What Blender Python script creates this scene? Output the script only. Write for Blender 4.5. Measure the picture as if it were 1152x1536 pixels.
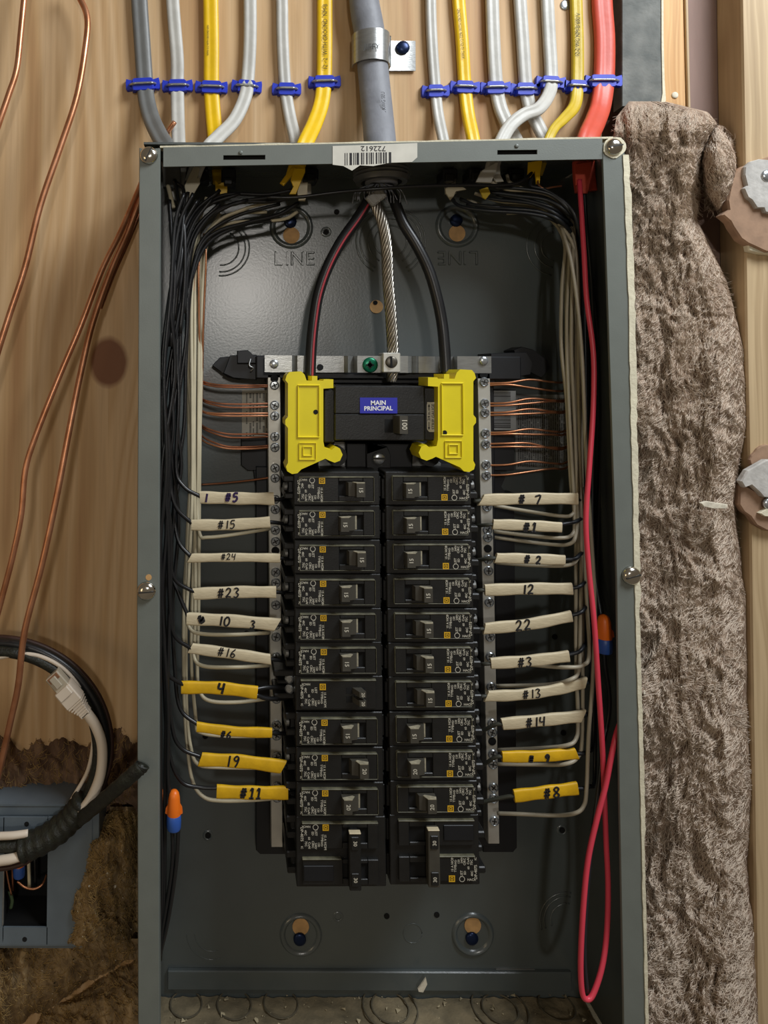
import bpy, bmesh, math, random
from mathutils import Vector, Matrix, noise
random.seed(7)
for o in list(bpy.data.objects): bpy.data.objects.remove(o)
SC = bpy.context.scene
COL = SC.collection
# ------------------------------------------------------------------ camera
FPX = 1080.0; PPX = 335.0; PPY = 515.0; PITCH = math.radians(2.4); ROLL = math.radians(0.25)
CAM = Vector((0, -0.627, 0))
cd = bpy.data.cameras.new('camera'); cam = bpy.data.objects.new('camera', cd); COL.objects.link(cam)
cd.sensor_width = 36; cd.lens = FPX/1536*36; cd.clip_start = 0.01; cd.clip_end = 50
cd.shift_x = (576-PPX)/1536; cd.shift_y = (PPY-768)/1536
ROT = Matrix.Rotation(math.pi/2+PITCH, 3, 'X') @ Matrix.Rotation(ROLL, 3, 'Z')
cam.matrix_world = Matrix.Translation(CAM) @ ROT.to_4x4()
SC.camera = cam
# ------------------------------------------------------------------ world, light, exposure
w = bpy.data.worlds.new('world'); SC.world = w; w.use_nodes = True
w.node_tree.nodes['Background'].inputs[0].default_value = (0.70, 0.57, 0.42, 1)
w.node_tree.nodes['Background'].inputs[1].default_value = 0.17
def area(name, loc, target, size, power, color, sy=None):
    l = bpy.data.lights.new(name, 'AREA'); l.energy = power; l.color = color; l.size = size
    if sy: l.shape = 'RECTANGLE'; l.size_y = sy
    o = bpy.data.objects.new(name, l); COL.objects.link(o); o.location = loc
    o.rotation_euler = (Vector(target)-Vector(loc)).to_track_quat('-Z', 'Y').to_euler(); return o
area('window_light', (0.72, -0.62, 0.86), (0.22, 0, 0.30), 0.45, 16, (0.90, 0.95, 1.0))
area('ceiling_lamp', (0.070, -1.9, 0.285), (0.1, 0, -0.2), 0.10, 4.2, (1.0, 0.95, 0.88))
area('left_lamp', (-0.75, -0.9, -0.15), (-0.1, 0, -0.3), 0.3, 0.7, (1.0, 0.78, 0.48))
vs = SC.view_settings; vs.view_transform = 'Standard'; vs.look = 'None'; vs.exposure = 0.0; vs.gamma = 1.0; vs.use_curve_mapping = False

# ------------------------------------------------------------------ helpers
def P(px, py, h):
    """pixel + height h (mm in front of the plywood) -> world point"""
    d = ROT @ Vector(((px-PPX)/FPX, (PPY-py)/FPX, -1.0))
    t = (-h/1000.0 - CAM.y)/d.y
    return CAM + t*d
def K(px, py, h): return (P(px+1, py, h)-P(px, py, h)).length
def lin(hx):
    r = [int(hx[i:i+2], 16)/255 for i in (0, 2, 4)]
    return tuple(c/12.92 if c <= .04045 else ((c+.055)/1.055)**2.4 for c in r)
MATS = {}
def mat(name, hx, rough=.5, metal=0., var=0., vs=40., bump=0., bs=200., hx2=None, stretch=(1, 1, 1), spec=.5, coat=0., detail=4):
    m = bpy.data.materials.new(name); m.use_nodes = True; nt = m.node_tree; b = nt.nodes['Principled BSDF']
    c = lin(hx)
    b.inputs['Base Color'].default_value = (*c, 1); b.inputs['Roughness'].default_value = rough; b.inputs['Metallic'].default_value = metal
    b.inputs['Specular IOR Level'].default_value = spec; b.inputs['Coat Weight'].default_value = coat
    tc = nt.nodes.new('ShaderNodeTexCoord'); mp = nt.nodes.new('ShaderNodeMapping'); nt.links.new(tc.outputs['Object'], mp.inputs[0])
    mp.inputs['Scale'].default_value = stretch
    if var or hx2:
        n = nt.nodes.new('ShaderNodeTexNoise'); n.inputs['Scale'].default_value = vs; n.inputs['Detail'].default_value = detail
        nt.links.new(mp.outputs[0], n.inputs[0])
        cr = nt.nodes.new('ShaderNodeValToRGB'); cr.color_ramp.elements[0].position = .32; cr.color_ramp.elements[1].position = .68
        c2 = lin(hx2) if hx2 else tuple(x*(1-var) for x in c)
        cr.color_ramp.elements[0].color = (*c2, 1); cr.color_ramp.elements[1].color = (*(c if hx2 else tuple(min(1, x*(1+var*.5)) for x in c)), 1)
        nt.links.new(n.outputs[0], cr.inputs[0]); nt.links.new(cr.outputs[0], b.inputs['Base Color'])
    if bump:
        n = nt.nodes.new('ShaderNodeTexNoise'); n.inputs['Scale'].default_value = bs; n.inputs['Detail'].default_value = 3
        nt.links.new(mp.outputs[0], n.inputs[0]); bp = nt.nodes.new('ShaderNodeBump'); bp.inputs['Strength'].default_value = bump
        bp.inputs['Distance'].default_value = .001
        nt.links.new(n.outputs[0], bp.inputs['Height']); nt.links.new(bp.outputs[0], b.inputs['Normal'])
    MATS[name] = m; return m

WLOC = {}
def empty(name, loc, label, cat, group=None):
    o = bpy.data.objects.new(name, None); COL.objects.link(o); o.location = loc; o.empty_display_size = .01
    WLOC[o.name] = Vector(loc); tag(o, label, cat, group); return o
def tag(o, label, cat, group=None):
    o['label'] = label; o['category'] = cat
    if group: o['group'] = group
    return o
ordn = ['topmost', 'second', 'third', 'fourth', 'fifth', 'sixth', 'seventh', 'eighth', 'ninth', 'tenth']
class MB:
    def __init__(s): s.v = []; s.f = []
    def add(s, vs, fs):
        n = len(s.v); s.v += [Vector(v) for v in vs]; s.f += [tuple(i+n for i in f) for f in fs]
    def box(s, x0, x1, y0, y1, z0, z1, b=0.):
        if x0 > x1: x0, x1 = x1, x0
        if y0 > y1: y0, y1 = y1, y0
        if z0 > z1: z0, z1 = z1, z0
        b = min(b, (x1-x0)*.45, (y1-y0)*.45, (z1-z0)*.45)
        if b <= 0:
            s.add([(x, y, z) for x in (x0, x1) for y in (y0, y1) for z in (z0, z1)],
                  [(0, 1, 3, 2), (4, 6, 7, 5), (0, 4, 5, 1), (2, 3, 7, 6), (0, 2, 6, 4), (1, 5, 7, 3)]); return
        vs = []; idx = {}
        for i in (0, 1):
            for j in (0, 1):
                for k in (0, 1):
                    c = ((x0, x1)[i], (y0, y1)[j], (z0, z1)[k]); sg = (1-2*i, 1-2*j, 1-2*k)
                    for a in range(3):
                        p = [c[t]+(0 if t == a else sg[t]*b) for t in range(3)]
                        idx[(i, j, k, a)] = len(vs); vs.append(p)
        fs = []
        def I(c, a): return idx[(c[0], c[1], c[2], a)]
        for a in range(3):
            u, w_ = [t for t in range(3) if t != a]
            for q in (0, 1):
                r = []
                for (m_, n_) in ((0, 0), (1, 0), (1, 1), (0, 1)):
                    c = [0, 0, 0]; c[a] = q; c[u] = m_; c[w_] = n_; r.append(I(c, a))
                fs.append(tuple(r))
            for m_ in (0, 1):
                for n_ in (0, 1):
                    c0 = [0, 0, 0]; c0[u] = m_; c0[w_] = n_; c1 = list(c0); c1[a] = 1
                    fs.append((I(c0, u), I(c1, u), I(c1, w_), I(c0, w_)))
        for i in (0, 1):
            for j in (0, 1):
                for k in (0, 1): fs.append((idx[(i, j, k, 0)], idx[(i, j, k, 1)], idx[(i, j, k, 2)]))
        s.add(vs, fs)
    def pbox(s, x0, y0, x1, y1, hf, hb, b=0.):
        """box from a pixel rectangle read at its front height hf (mm), back at hb; b in mm"""
        a = P(x0, (y0+y1)/2, hf); c = P(x1, (y0+y1)/2, hf); t = P((x0+x1)/2, y0, hf); u = P((x0+x1)/2, y1, hf)
        s.box(a.x, c.x, -hf/1000, -hb/1000, u.z, t.z, b/1000)
    def prism(s, pts, y0, y1, ch=0.):
        """outline [(x,z)] from y0 (front) to y1, chamfer ch at the front"""
        n = len(pts)
        if ch:
            cx = sum(p[0] for p in pts)/n; cz = sum(p[1] for p in pts)/n
            area2 = sum(pts[i][0]*pts[(i+1) % n][1]-pts[(i+1) % n][0]*pts[i][1] for i in range(n)); sg = 1 if area2 > 0 else -1
            ins = []
            for i in range(n):
                p0 = Vector(pts[i-1]); p1 = Vector(pts[i]); p2 = Vector(pts[(i+1) % n])
                d1 = (p1-p0).normalized(); d2 = (p2-p1).normalized(); n1 = Vector((-d1.y, d1.x))*sg; n2 = Vector((-d2.y, d2.x))*sg
                m_ = (n1+n2); m_ = m_/max(.4, m_.length_squared/2)/1.0
                ins.append(p1+m_*ch/1.0*0.5*1.0)
            vs = [(p[0], y0, p[1]) for p in ins]+[(p[0], y0+ch, p[1]) for p in pts]+[(p[0], y1, p[1]) for p in pts]
            fs = [tuple(range(n)), tuple(range(3*n-1, 2*n-1, -1))]
            for i in range(n):
                j = (i+1) % n; fs += [(i, j, n+j, n+i), (n+i, n+j, 2*n+j, 2*n+i)]
        else:
            vs = [(p[0], y0, p[1]) for p in pts]+[(p[0], y1, p[1]) for p in pts]
            fs = [tuple(range(n)), tuple(range(2*n-1, n-1, -1))]+[(i, (i+1) % n, n+(i+1) % n, n+i) for i in range(n)]
        s.add(vs, fs)
    def pstrip(s, A, B, hf, hb):
        """band between two pixel polylines of equal length"""
        n = len(A); vs = []
        for (a, b) in zip(A, B):
            for q, h in ((a, hf), (b, hf), (b, hb), (a, hb)):
                p = P(*q, hf); vs.append((p.x, -h/1000, p.z))
        fs = [(0, 1, 2, 3), tuple((n-1)*4+k for k in (3, 2, 1, 0))]
        for i in range(n-1):
            for j in range(4): fs.append((i*4+j, i*4+(j+1) % 4, (i+1)*4+(j+1) % 4, (i+1)*4+j))
        s.add(vs, fs)
    def pprism(s, px, hf, hb, ch=0.):
        s.prism([(q.x, q.z) for q in (P(a, b, hf) for a, b in px)], -hf/1000, -hb/1000, ch/1000)
    def lathe(s, o, ax, prof, n=16, cap=True):
        """prof [(radius, distance along axis)] in metres"""
        o = Vector(o); ax = Vector(ax).normalized(); u = ax.orthogonal().normalized(); w_ = ax.cross(u)
        vs = []
        for r, d in prof:
            for i in range(n):
                a = 2*math.pi*i/n; vs.append(o+ax*d+(u*math.cos(a)+w_*math.sin(a))*r)
        fs = []
        for k in range(len(prof)-1):
            for i in range(n):
                j = (i+1) % n; fs.append((k*n+i, k*n+j, (k+1)*n+j, (k+1)*n+i))
        if cap: fs += [tuple(range(n-1, -1, -1)), tuple(range((len(prof)-1)*n, len(prof)*n))]
        s.add(vs, fs)
    def disc(s, px, py, h, rpx, dh, n=16, dome=0.):
        c = P(px, py, h); r = rpx*K(px, py, h)
        pr = [(r, 0), (r, dh/1000*(.5 if dome else 1))]
        if dome: pr += [(r*.8, dh/1000*.8), (r*.4, dh/1000)]
        s.lathe(c, (0, -1, 0), pr, n)
    def sweep(s, pts, prof, flat=False, cap=True, rad=None, up=None):
        """prof [(a,b)] cross-section (a across, b towards the camera); rad optional scale per point"""
        n = len(pts); m = len(prof); vs = []; prev = None
        for i, p in enumerate(pts):
            t = (pts[min(i+1, n-1)]-pts[max(i-1, 0)]).normalized()
            if flat:
                a = t.cross(Vector((0, -1, 0)) if up is None else up).normalized(); b = a.cross(t).normalized()
            else:
                if prev is None: prev = t.cross(Vector((0, -1, 0))); prev = prev if prev.length > .1 else Vector((1, 0, 0))
                a = (prev-t*prev.dot(t)).normalized(); b = a.cross(t).normalized(); prev = a
            k = rad[i] if rad else 1.
            for (x, y) in prof: vs.append(p+a*x*k+b*y*k)
        fs = []
        for i in range(n-1):
            for j in range(m):
                q = (j+1) % m; fs.append((i*m+j, i*m+q, (i+1)*m+q, (i+1)*m+j))
        if cap: fs += [tuple(range(m-1, -1, -1)), tuple(range((n-1)*m, n*m))]
        s.add(vs, fs)
    def build(s, name, m, parent=None, smooth=False, loc=None, auto=None):
        if parent is not None: o0 = WLOC[parent.name]
        elif loc is not None: o0 = Vector(loc)
        else:
            o0 = Vector((0, 0, 0))
            for v in s.v: o0 += v
            o0 /= max(1, len(s.v))
        me = bpy.data.meshes.new(name); me.from_pydata([tuple(v-o0) for v in s.v], [], s.f)
        bm = bmesh.new(); bm.from_mesh(me); bmesh.ops.recalc_face_normals(bm, faces=bm.faces[:])
        if auto:
            for e in bm.edges:
                if len(e.link_faces) == 2 and e.calc_face_angle(0) > math.radians(auto): e.smooth = False
        bm.to_mesh(me); bm.free()
        if smooth or auto: me.polygons.foreach_set('use_smooth', [True]*len(me.polygons))
        if m is not None: me.materials.append(m)
        o = bpy.data.objects.new(name, me); COL.objects.link(o)
        if parent is not None: o.parent = parent; WLOC[o.name] = o0.copy()
        else: o.location = o0; WLOC[o.name] = o0.copy()
        return o
def circ(r, n=8, ry=None): return [(r*math.cos(2*math.pi*i/n), (ry or r)*math.sin(2*math.pi*i/n)) for i in range(n)]
def spl(pts, sub=6):
    pts = [Vector(p) for p in pts]
    if len(pts) < 3: return [pts[0].lerp(pts[-1], i/4) for i in range(5)]
    q = [pts[0]*2-pts[1]]+pts+[pts[-1]*2-pts[-2]]; out = []
    for i in range(1, len(q)-2):
        p0, p1, p2, p3 = q[i-1:i+3]
        for k in range(sub):
            t = k/sub
            out.append(.5*((2*p1)+(p2-p0)*t+(2*p0-5*p1+4*p2-p3)*t*t+(3*p1-p0-3*p2+p3)*t**3))
    out.append(pts[-1]); return out
def path(pp, sub=6): return spl([P(*p) for p in pp], sub)
TC = {}
def text_mesh(s, size=1., bold=0.):
    if (s, bold) not in TC:
        c = bpy.data.curves.new('print', 'FONT'); c.body = s; c.size = 1; c.align_x = 'CENTER'; c.align_y = 'CENTER'; c.resolution_u = 2; c.offset = bold
        o = bpy.data.objects.new('print_tmp', c); COL.objects.link(o); bpy.context.view_layer.update()
        me = bpy.data.meshes.new_from_object(o); TC[(s, bold)] = ([v.co.copy() for v in me.vertices], [tuple(p.vertices) for p in me.polygons])
        bpy.data.objects.remove(o); bpy.data.meshes.remove(me)
    return TC[(s, bold)]
def put_text(mb, s, c, size, rot=0., bold=0., sx=1., flipy=1):
    """flat lettering facing the camera side (-Y), centre c (world), rot ccw degrees"""
    vs, fs = text_mesh(s, 1, bold); r = math.radians(rot); c = Vector(c); out = []
    for v in vs:
        x = v.x*size*sx; y = v.y*size*flipy
        out.append((c.x+x*math.cos(r)-y*math.sin(r), c.y, c.z+x*math.sin(r)+y*math.cos(r)))
    mb.add(out, fs)
def struct(o): o['kind'] = 'structure'; return o
def stuff(o): o['kind'] = 'stuff'; return o

# ------------------------------------------------------------------ materials
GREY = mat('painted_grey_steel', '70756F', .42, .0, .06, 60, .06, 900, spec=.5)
GREY2 = mat('painted_grey_steel_shaded', '565D5D', .27, .0, .10, 14, .06, 500, spec=.9)  # same paint as outside, darkened to carry the weaker light inside
DUST = mat('dusty_steel', '8C7E62', .95, 0, .5, 60, .5, 500, hx2='6A604A')
BLK = mat('black_phenolic', '1C1C1B', .42, 0, .2, 120, .12, 900)
BLK2 = mat('black_plastic_base', '15171B', .5, 0, .2, 60)
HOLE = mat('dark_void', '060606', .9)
CAPM = mat('lit_top_and_flag', 'A39B84', .5, 0, .3, 300)  # pale tone for painted light on toggle tops; also the flag colour
HANDLE = mat('toggle_plastic', '45423A', .45, 0, .1, 200)
YEL = mat('yellow_plastic', 'E8D51A', .45, 0, .04, 60, .05, 300)
STEEL = mat('zinc_steel', 'A3A4A2', .3, .7, .12, 120, .08, 300, stretch=(1, 1, 4))
ALU = mat('aluminium_bar', 'CDCBC2', .4, .55, .1, 60, .06, 400)
SCREW = mat('screw_zinc', 'BFC4C8', .25, .8, .1, 300)
DSCREW = mat('blue_black_screw', '1B2A4C', .3, .6)
GSCREW = mat('green_screw', '0B6B4C', .3, .5)
TIN = mat('shiny_screw', 'DAD6CC', .16, 1, .1, 90)
COP = mat('bare_copper', 'DFA07A', .36, .85, .2, 60, hx2='BA7C56')
COPD = mat('dull_copper', 'B47A5C', .42, 1, .2, 80)
WB = mat('black_wire', '1B1B1C', .34, 0, .1, 50)
WW = mat('white_wire', 'C9BFA2', .42, 0, .1, 60)
WR = mat('red_wire', 'E2475A', .35, 0, .06, 60)
JW = mat('white_jacket', 'C0BEB6', .45, 0, .10, 70, .15, 260)
JY = mat('yellow_jacket', 'EBBF10', .42, 0, .08, 60, .12, 260)
JYD = mat('dull_yellow_jacket', 'C8AC2A', .42, 0, .12, 60, .12, 260)
JR = mat('red_jacket', 'CC4F3A', .42, 0, .08, 60, .10, 200)
JG = mat('grey_jacket', '6F706E', .45, 0, .10, 60, .12, 260)
SEC = mat('service_jacket', '7D7F85', .55, 0, .15, 70, .2, 260)
TW = mat('white_sleeve', 'CDBF9F', .5, 0, .10, 120, .2, 300, stretch=(1, 1, 3))
TY = mat('yellow_sleeve', 'DDAE14', .5, 0, .12, 120, .2, 300)
INK = mat('black_ink', '151214', .7)
INKP = mat('purple_ink', '2B1547', .7)
PRINT = mat('white_print', 'C6C1B0', .6)
LOGO = mat('yellow_print', 'D9A91C', .6)
BLUE = mat('blue_plastic', '1F38C0', .4, 0, .1, 100)
BLUEL = mat('blue_label', '2A2EA6', .45)
ORANGE = mat('orange_plastic', 'F0761A', .4)
BLUEN = mat('blue_nut_skirt', '2F57A6', .4)
PAPER = mat('label_paper', 'D2CFC2', .6, 0, .1, 80)
PAPERG = mat('grey_label', '8D8F8F', .6, 0, .1, 80)
WOODT = mat('wood_in_hole', 'C99E68', .7, 0, .2, 150)
JOINT = mat('joint_compound', 'DDD6BC', .85, 0, .12, 90, .5, 400)
GYP = mat('grey_paper_board', '7E7F7A', .85, 0, .3, 60, .5, 250, hx2='5F625F')
KRAFT = mat('brown_gypsum_paper', 'A0826A', .9, 0, .2, 90, .3, 200)
TORN = mat('torn_white_paper', 'BDBAB4', .9, 0, .2, 120, .6, 200)
TAPE = mat('black_tape', '141511', .5, 0, .4, 200, .6, 600, hx2='24271D')
ETH = mat('pale_network_cable', 'D9CBB8', .45)
CLEAR = mat('clear_plug', 'B5AB97', .2, spec=.8)
BRN = mat('brown_cable', '3B241B', .5)
BOXB = mat('blue_grey_box', '68737B', .38, 0, .08, 60, .05, 600)
CHIP = mat('pale_chip', 'DAD2BE', .8, 0, .2, 300, .3, 500)

def wood_mat(name, base, dark, mid, knot=None, freq=1., rough=.6):
    m = bpy.data.materials.new(name); m.use_nodes = True; nt = m.node_tree; N = nt.nodes; L = nt.links; b = N['Principled BSDF']
    b.inputs['Roughness'].default_value = rough
    tc = N.new('ShaderNodeTexCoord'); sep = N.new('ShaderNodeSeparateXYZ'); L.new(tc.outputs['Object'], sep.inputs[0])
    def mth(op, a, c=None, v=None):
        q = N.new('ShaderNodeMath'); q.operation = op
        if isinstance(a, (int, float)): q.inputs[0].default_value = a
        else: L.new(a, q.inputs[0])
        if c is not None:
            if isinstance(c, (int, float)): q.inputs[1].default_value = c
            else: L.new(c, q.inputs[1])
        return q.outputs[0]
    def nz(sc, st, det=3.):
        mp = N.new('ShaderNodeMapping'); mp.inputs['Scale'].default_value = st; L.new(tc.outputs['Object'], mp.inputs[0])
        n = N.new('ShaderNodeTexNoise'); n.inputs['Scale'].default_value = sc; n.inputs['Detail'].default_value = det; L.new(mp.outputs[0], n.inputs[0]); return n.outputs[0]
    warp = mth('MULTIPLY', mth('SUBTRACT', nz(4.*freq, (1, 1, .42), 2.), .5), .09/freq)
    x = mth('ADD', sep.outputs[0], warp)
    if knot:
        kx, kz, kr = knot
        dx = mth('SUBTRACT', sep.outputs[0], kx); dz = mth('MULTIPLY', mth('SUBTRACT', sep.outputs[2], kz), .75)
        d2 = mth('ADD', mth('MULTIPLY', dx, dx), mth('MULTIPLY', dz, dz))
        g = mth('EXPONENT', mth('MULTIPLY', d2, -1/(2*(kr*2.6)**2)))
        x = mth('ADD', x, mth('MULTIPLY', mth('MULTIPLY', g, mth('SIGN', dx)), -.012))
    s1 = mth('MULTIPLY', x, 30.*freq)
    cb = N.new('ShaderNodeCombineXYZ'); L.new(s1, cb.inputs[0]); L.new(mth('MULTIPLY', sep.outputs[2], 1.1), cb.inputs[2])
    n1 = N.new('ShaderNodeTexNoise'); n1.inputs['Scale'].default_value = 1.; n1.inputs['Detail'].default_value = 2.; L.new(cb.outputs[0], n1.inputs[0])
    cr = N.new('ShaderNodeValToRGB'); e = cr.color_ramp.elements
    e[0].position = .30; e[0].color = (*lin(dark), 1); e[1].position = .44; e[1].color = (*lin(mid), 1)
    q = e.new(.52); q.color = (*lin(base), 1); q = e.new(.60); q.color = (*lin(mid), 1); q = e.new(.66); q.color = (*lin(base), 1)
    L.new(n1.outputs[0], cr.inputs[0])
    fine = nz(300., (1, 1, .03), 4.)
    mx = N.new('ShaderNodeMix'); mx.data_type = 'RGBA'; mx.blend_type = 'MULTIPLY'; mx.inputs[0].default_value = .2
    L.new(cr.outputs[0], mx.inputs[6]); fr = N.new('ShaderNodeValToRGB'); fr.color_ramp.elements[0].position = .35; fr.color_ramp.elements[0].color = (.45, .38, .3, 1); fr.color_ramp.elements[1].position = .6
    L.new(fine, fr.inputs[0]); L.new(fr.outputs[0], mx.inputs[7])
    out = mx.outputs[2]
    if knot:
        kn = N.new('ShaderNodeValToRGB'); kn.color_ramp.elements[0].position = .83; kn.color_ramp.elements[0].color = (0, 0, 0, 1); kn.color_ramp.elements[1].position = .89; kn.color_ramp.elements[1].color = (1, 1, 1, 1)
        g2 = mth('EXPONENT', mth('MULTIPLY', mth('ADD', d2, mth('MULTIPLY', nz(60., (1, 1, 1)), .00006)), -1/(2*(kr*2.2)**2)))
        L.new(g2, kn.inputs[0])
        m2 = N.new('ShaderNodeMix'); m2.data_type = 'RGBA'; L.new(kn.outputs[0], m2.inputs[0]); L.new(out, m2.inputs[6]); m2.inputs[7].default_value = (*lin('7C4E2C'), 1); out = m2.outputs[2]
    L.new(out, b.inputs['Base Color'])
    bp = N.new('ShaderNodeBump'); bp.inputs['Strength'].default_value = .15; bp.inputs['Distance'].default_value = .001; L.new(fine, bp.inputs['Height']); L.new(bp.outputs[0], b.inputs['Normal'])
    return m

# ------------------------------------------------------------------ setting
o0 = P(350, 590, 0)
kn = P(163, 543, 0)
PLY = wood_mat('plywood', 'D3B389', 'A87C50', 'C4A072', knot=(kn.x, kn.z, .014))
STUD = wood_mat('pine_stud', 'D8AC72', 'A8703C', 'C4935A', freq=3.2)
STUDP = wood_mat('pale_pine_stud', 'C6AE88', '977F5C', 'B39A75', freq=2.5)
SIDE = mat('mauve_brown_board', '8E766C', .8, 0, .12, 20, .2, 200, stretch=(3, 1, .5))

mb = MB(); a = P(-260, -300, 0); b_ = P(933, 1900, 0); mb.box(a.x, b_.x, 0, .018, b_.z, a.z)
struct(mb.build('wall_back', PLY, loc=(0, 0, 0)))
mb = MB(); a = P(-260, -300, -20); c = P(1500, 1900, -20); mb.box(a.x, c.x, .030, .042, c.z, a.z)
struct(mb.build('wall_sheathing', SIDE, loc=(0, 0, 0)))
mb = MB(); mb.pprism([(933, -300), (993, -300), (994, 100), (997, 150), (989, 162), (975, 157), (933, 160)], 2, -12, 1)
o = tag(mb.build('board_strip', GYP), 'grey paper-faced board strip right of the red cable', 'board')
mb = MB(); mb.pprism([(992, -100), (995, -100), (995.5, 60), (997, 120), (999, 150), (995, 160), (991, 158), (994, 140), (992.5, 70)], 2.8, -11)
mb.build('torn_edge', JOINT, o)
o = mb = MB(); mb.pbox(996, -300, 1045, 1900, -6, -29, 1.5)
o = tag(mb.build('wall_stud', STUD, loc=(0, 0, 0)), 'orange-toned pine stud with a white nail head above the wool', 'stud')
mb = MB(); mb.disc(1012, 143, -6, 5, 1.2, 14, 1); mb.build('nail', CHIP, o, smooth=True)
mb = MB(); mb.pbox(1047, -300, 1051, 1900, -4, -29, .5); tag(mb.build('wood_strip', STUDP, loc=(0, 0, 0)), 'thin wood strip along the right side of the orange stud', 'strip')
# right-hand stud with visible left face
mb = MB(); n = 24; 
for (f_, b2) in ((3, -29),):
    l = [(1111, -300), (1113, 0), (1117, 240), (1120, 500), (1126, 800), (1130, 1100), (1134, 1400), (1140, 1900)]
    poly = l+[(1400, 1900), (1400, -300)]
    mb.pprism(poly, f_, b2, 2)
o = tag(mb.build('wall_stud', STUDP, loc=(0, 0, 0)), 'pale pine stud along the right edge with torn drywall paper on it', 'stud')
# torn drywall remnants on it
def blob(cx, cy, rx, ry, n=22, seed=0, amp=.2):
    r = random.Random(seed); ph = [r.uniform(0, 6.28) for _ in range(4)]
    out = []
    for i in range(n):
        a = 2*math.pi*i/n; k = 1+amp*(math.sin(2*a+ph[0])*.5+math.sin(3*a+ph[1])*.4+math.sin(5*a+ph[2])*.4+r.uniform(-.5, .5)*.5)
        out.append((cx+rx*k*math.cos(a), cy+ry*k*math.sin(a)))
    return out
e = empty('drywall_remnant', P(1120, 310, 4), 'torn grey and brown drywall scrap under a screw on the upper right stud', 'drywall scrap')
mb = MB(); mb.pprism([(1100, 262), (1112, 250), (1130, 243), (1160, 232), (1200, 240), (1200, 375), (1150, 378), (1122, 365), (1112, 358), (1100, 340), (1096, 332), (1084, 322), (1094, 314), (1092, 300)], 12, 3, 2); mb.build('brown_paper', KRAFT, e)
mb = MB(); mb.pprism([(1118, 250), (1126, 242), (1140, 238), (1160, 240), (1200, 236), (1200, 330), (1148, 318), (1146, 312), (1136, 312), (1128, 300), (1122, 296), (1116, 282), (1121, 278), (1117, 262)], 16, 12, 1.5); mb.build('torn_paper', TORN, e)
mb = MB(); mb.pprism([(1121, 362), (1128, 366), (1145, 368), (1190, 368), (1190, 386), (1140, 380), (1124, 376)], 9, 3, 1.5); mb.build('gypsum_chip', JOINT, e)
mb = MB(); mb.disc(1149, 264, 15, 9, 3, 18, 1); mb.build('screw', SCREW, e, smooth=True)
e = empty('drywall_remnant', P(1130, 740, 4), 'crumpled drywall scrap with a brown curl on the middle of right stud', 'drywall scrap')
mb = MB(); mb.pprism([(1110, 725), (1118, 728), (1130, 735), (1200, 730), (1200, 802), (1150, 796), (1135, 788), (1126, 775), (1116, 768), (1109, 757)], 10, 3, 2); mb.build('brown_paper', KRAFT, e)
mb = MB(); mb.pprism([(1112, 722), (1122, 706), (1136, 698), (1150, 690), (1200, 690), (1200, 752), (1146, 746), (1139, 738), (1128, 728), (1118, 732)], 16, 10, 1.5); mb.build('torn_paper', TORN, e)
mb = MB(); mb.pprism([(1140, 770), (1152, 762), (1190, 765), (1190, 776), (1148, 775)], 14, 9, 1); mb.build('gypsum_chip', JOINT, e)
mb = MB(); mb.disc(1152, 755, 12, 9, 3, 18, 1); mb.build('screw', SCREW, e, smooth=True)
e = empty('drywall_remnant', P(1140, 680, 4), 'round brown paper patch just above crumpled scrap on the right stud', 'drywall scrap')
mb = MB(); mb.pprism(blob(1150, 690, 24, 22, 20, 5, .1), 6, 3, 1); mb.build('brown_paper', KRAFT, e)

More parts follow.
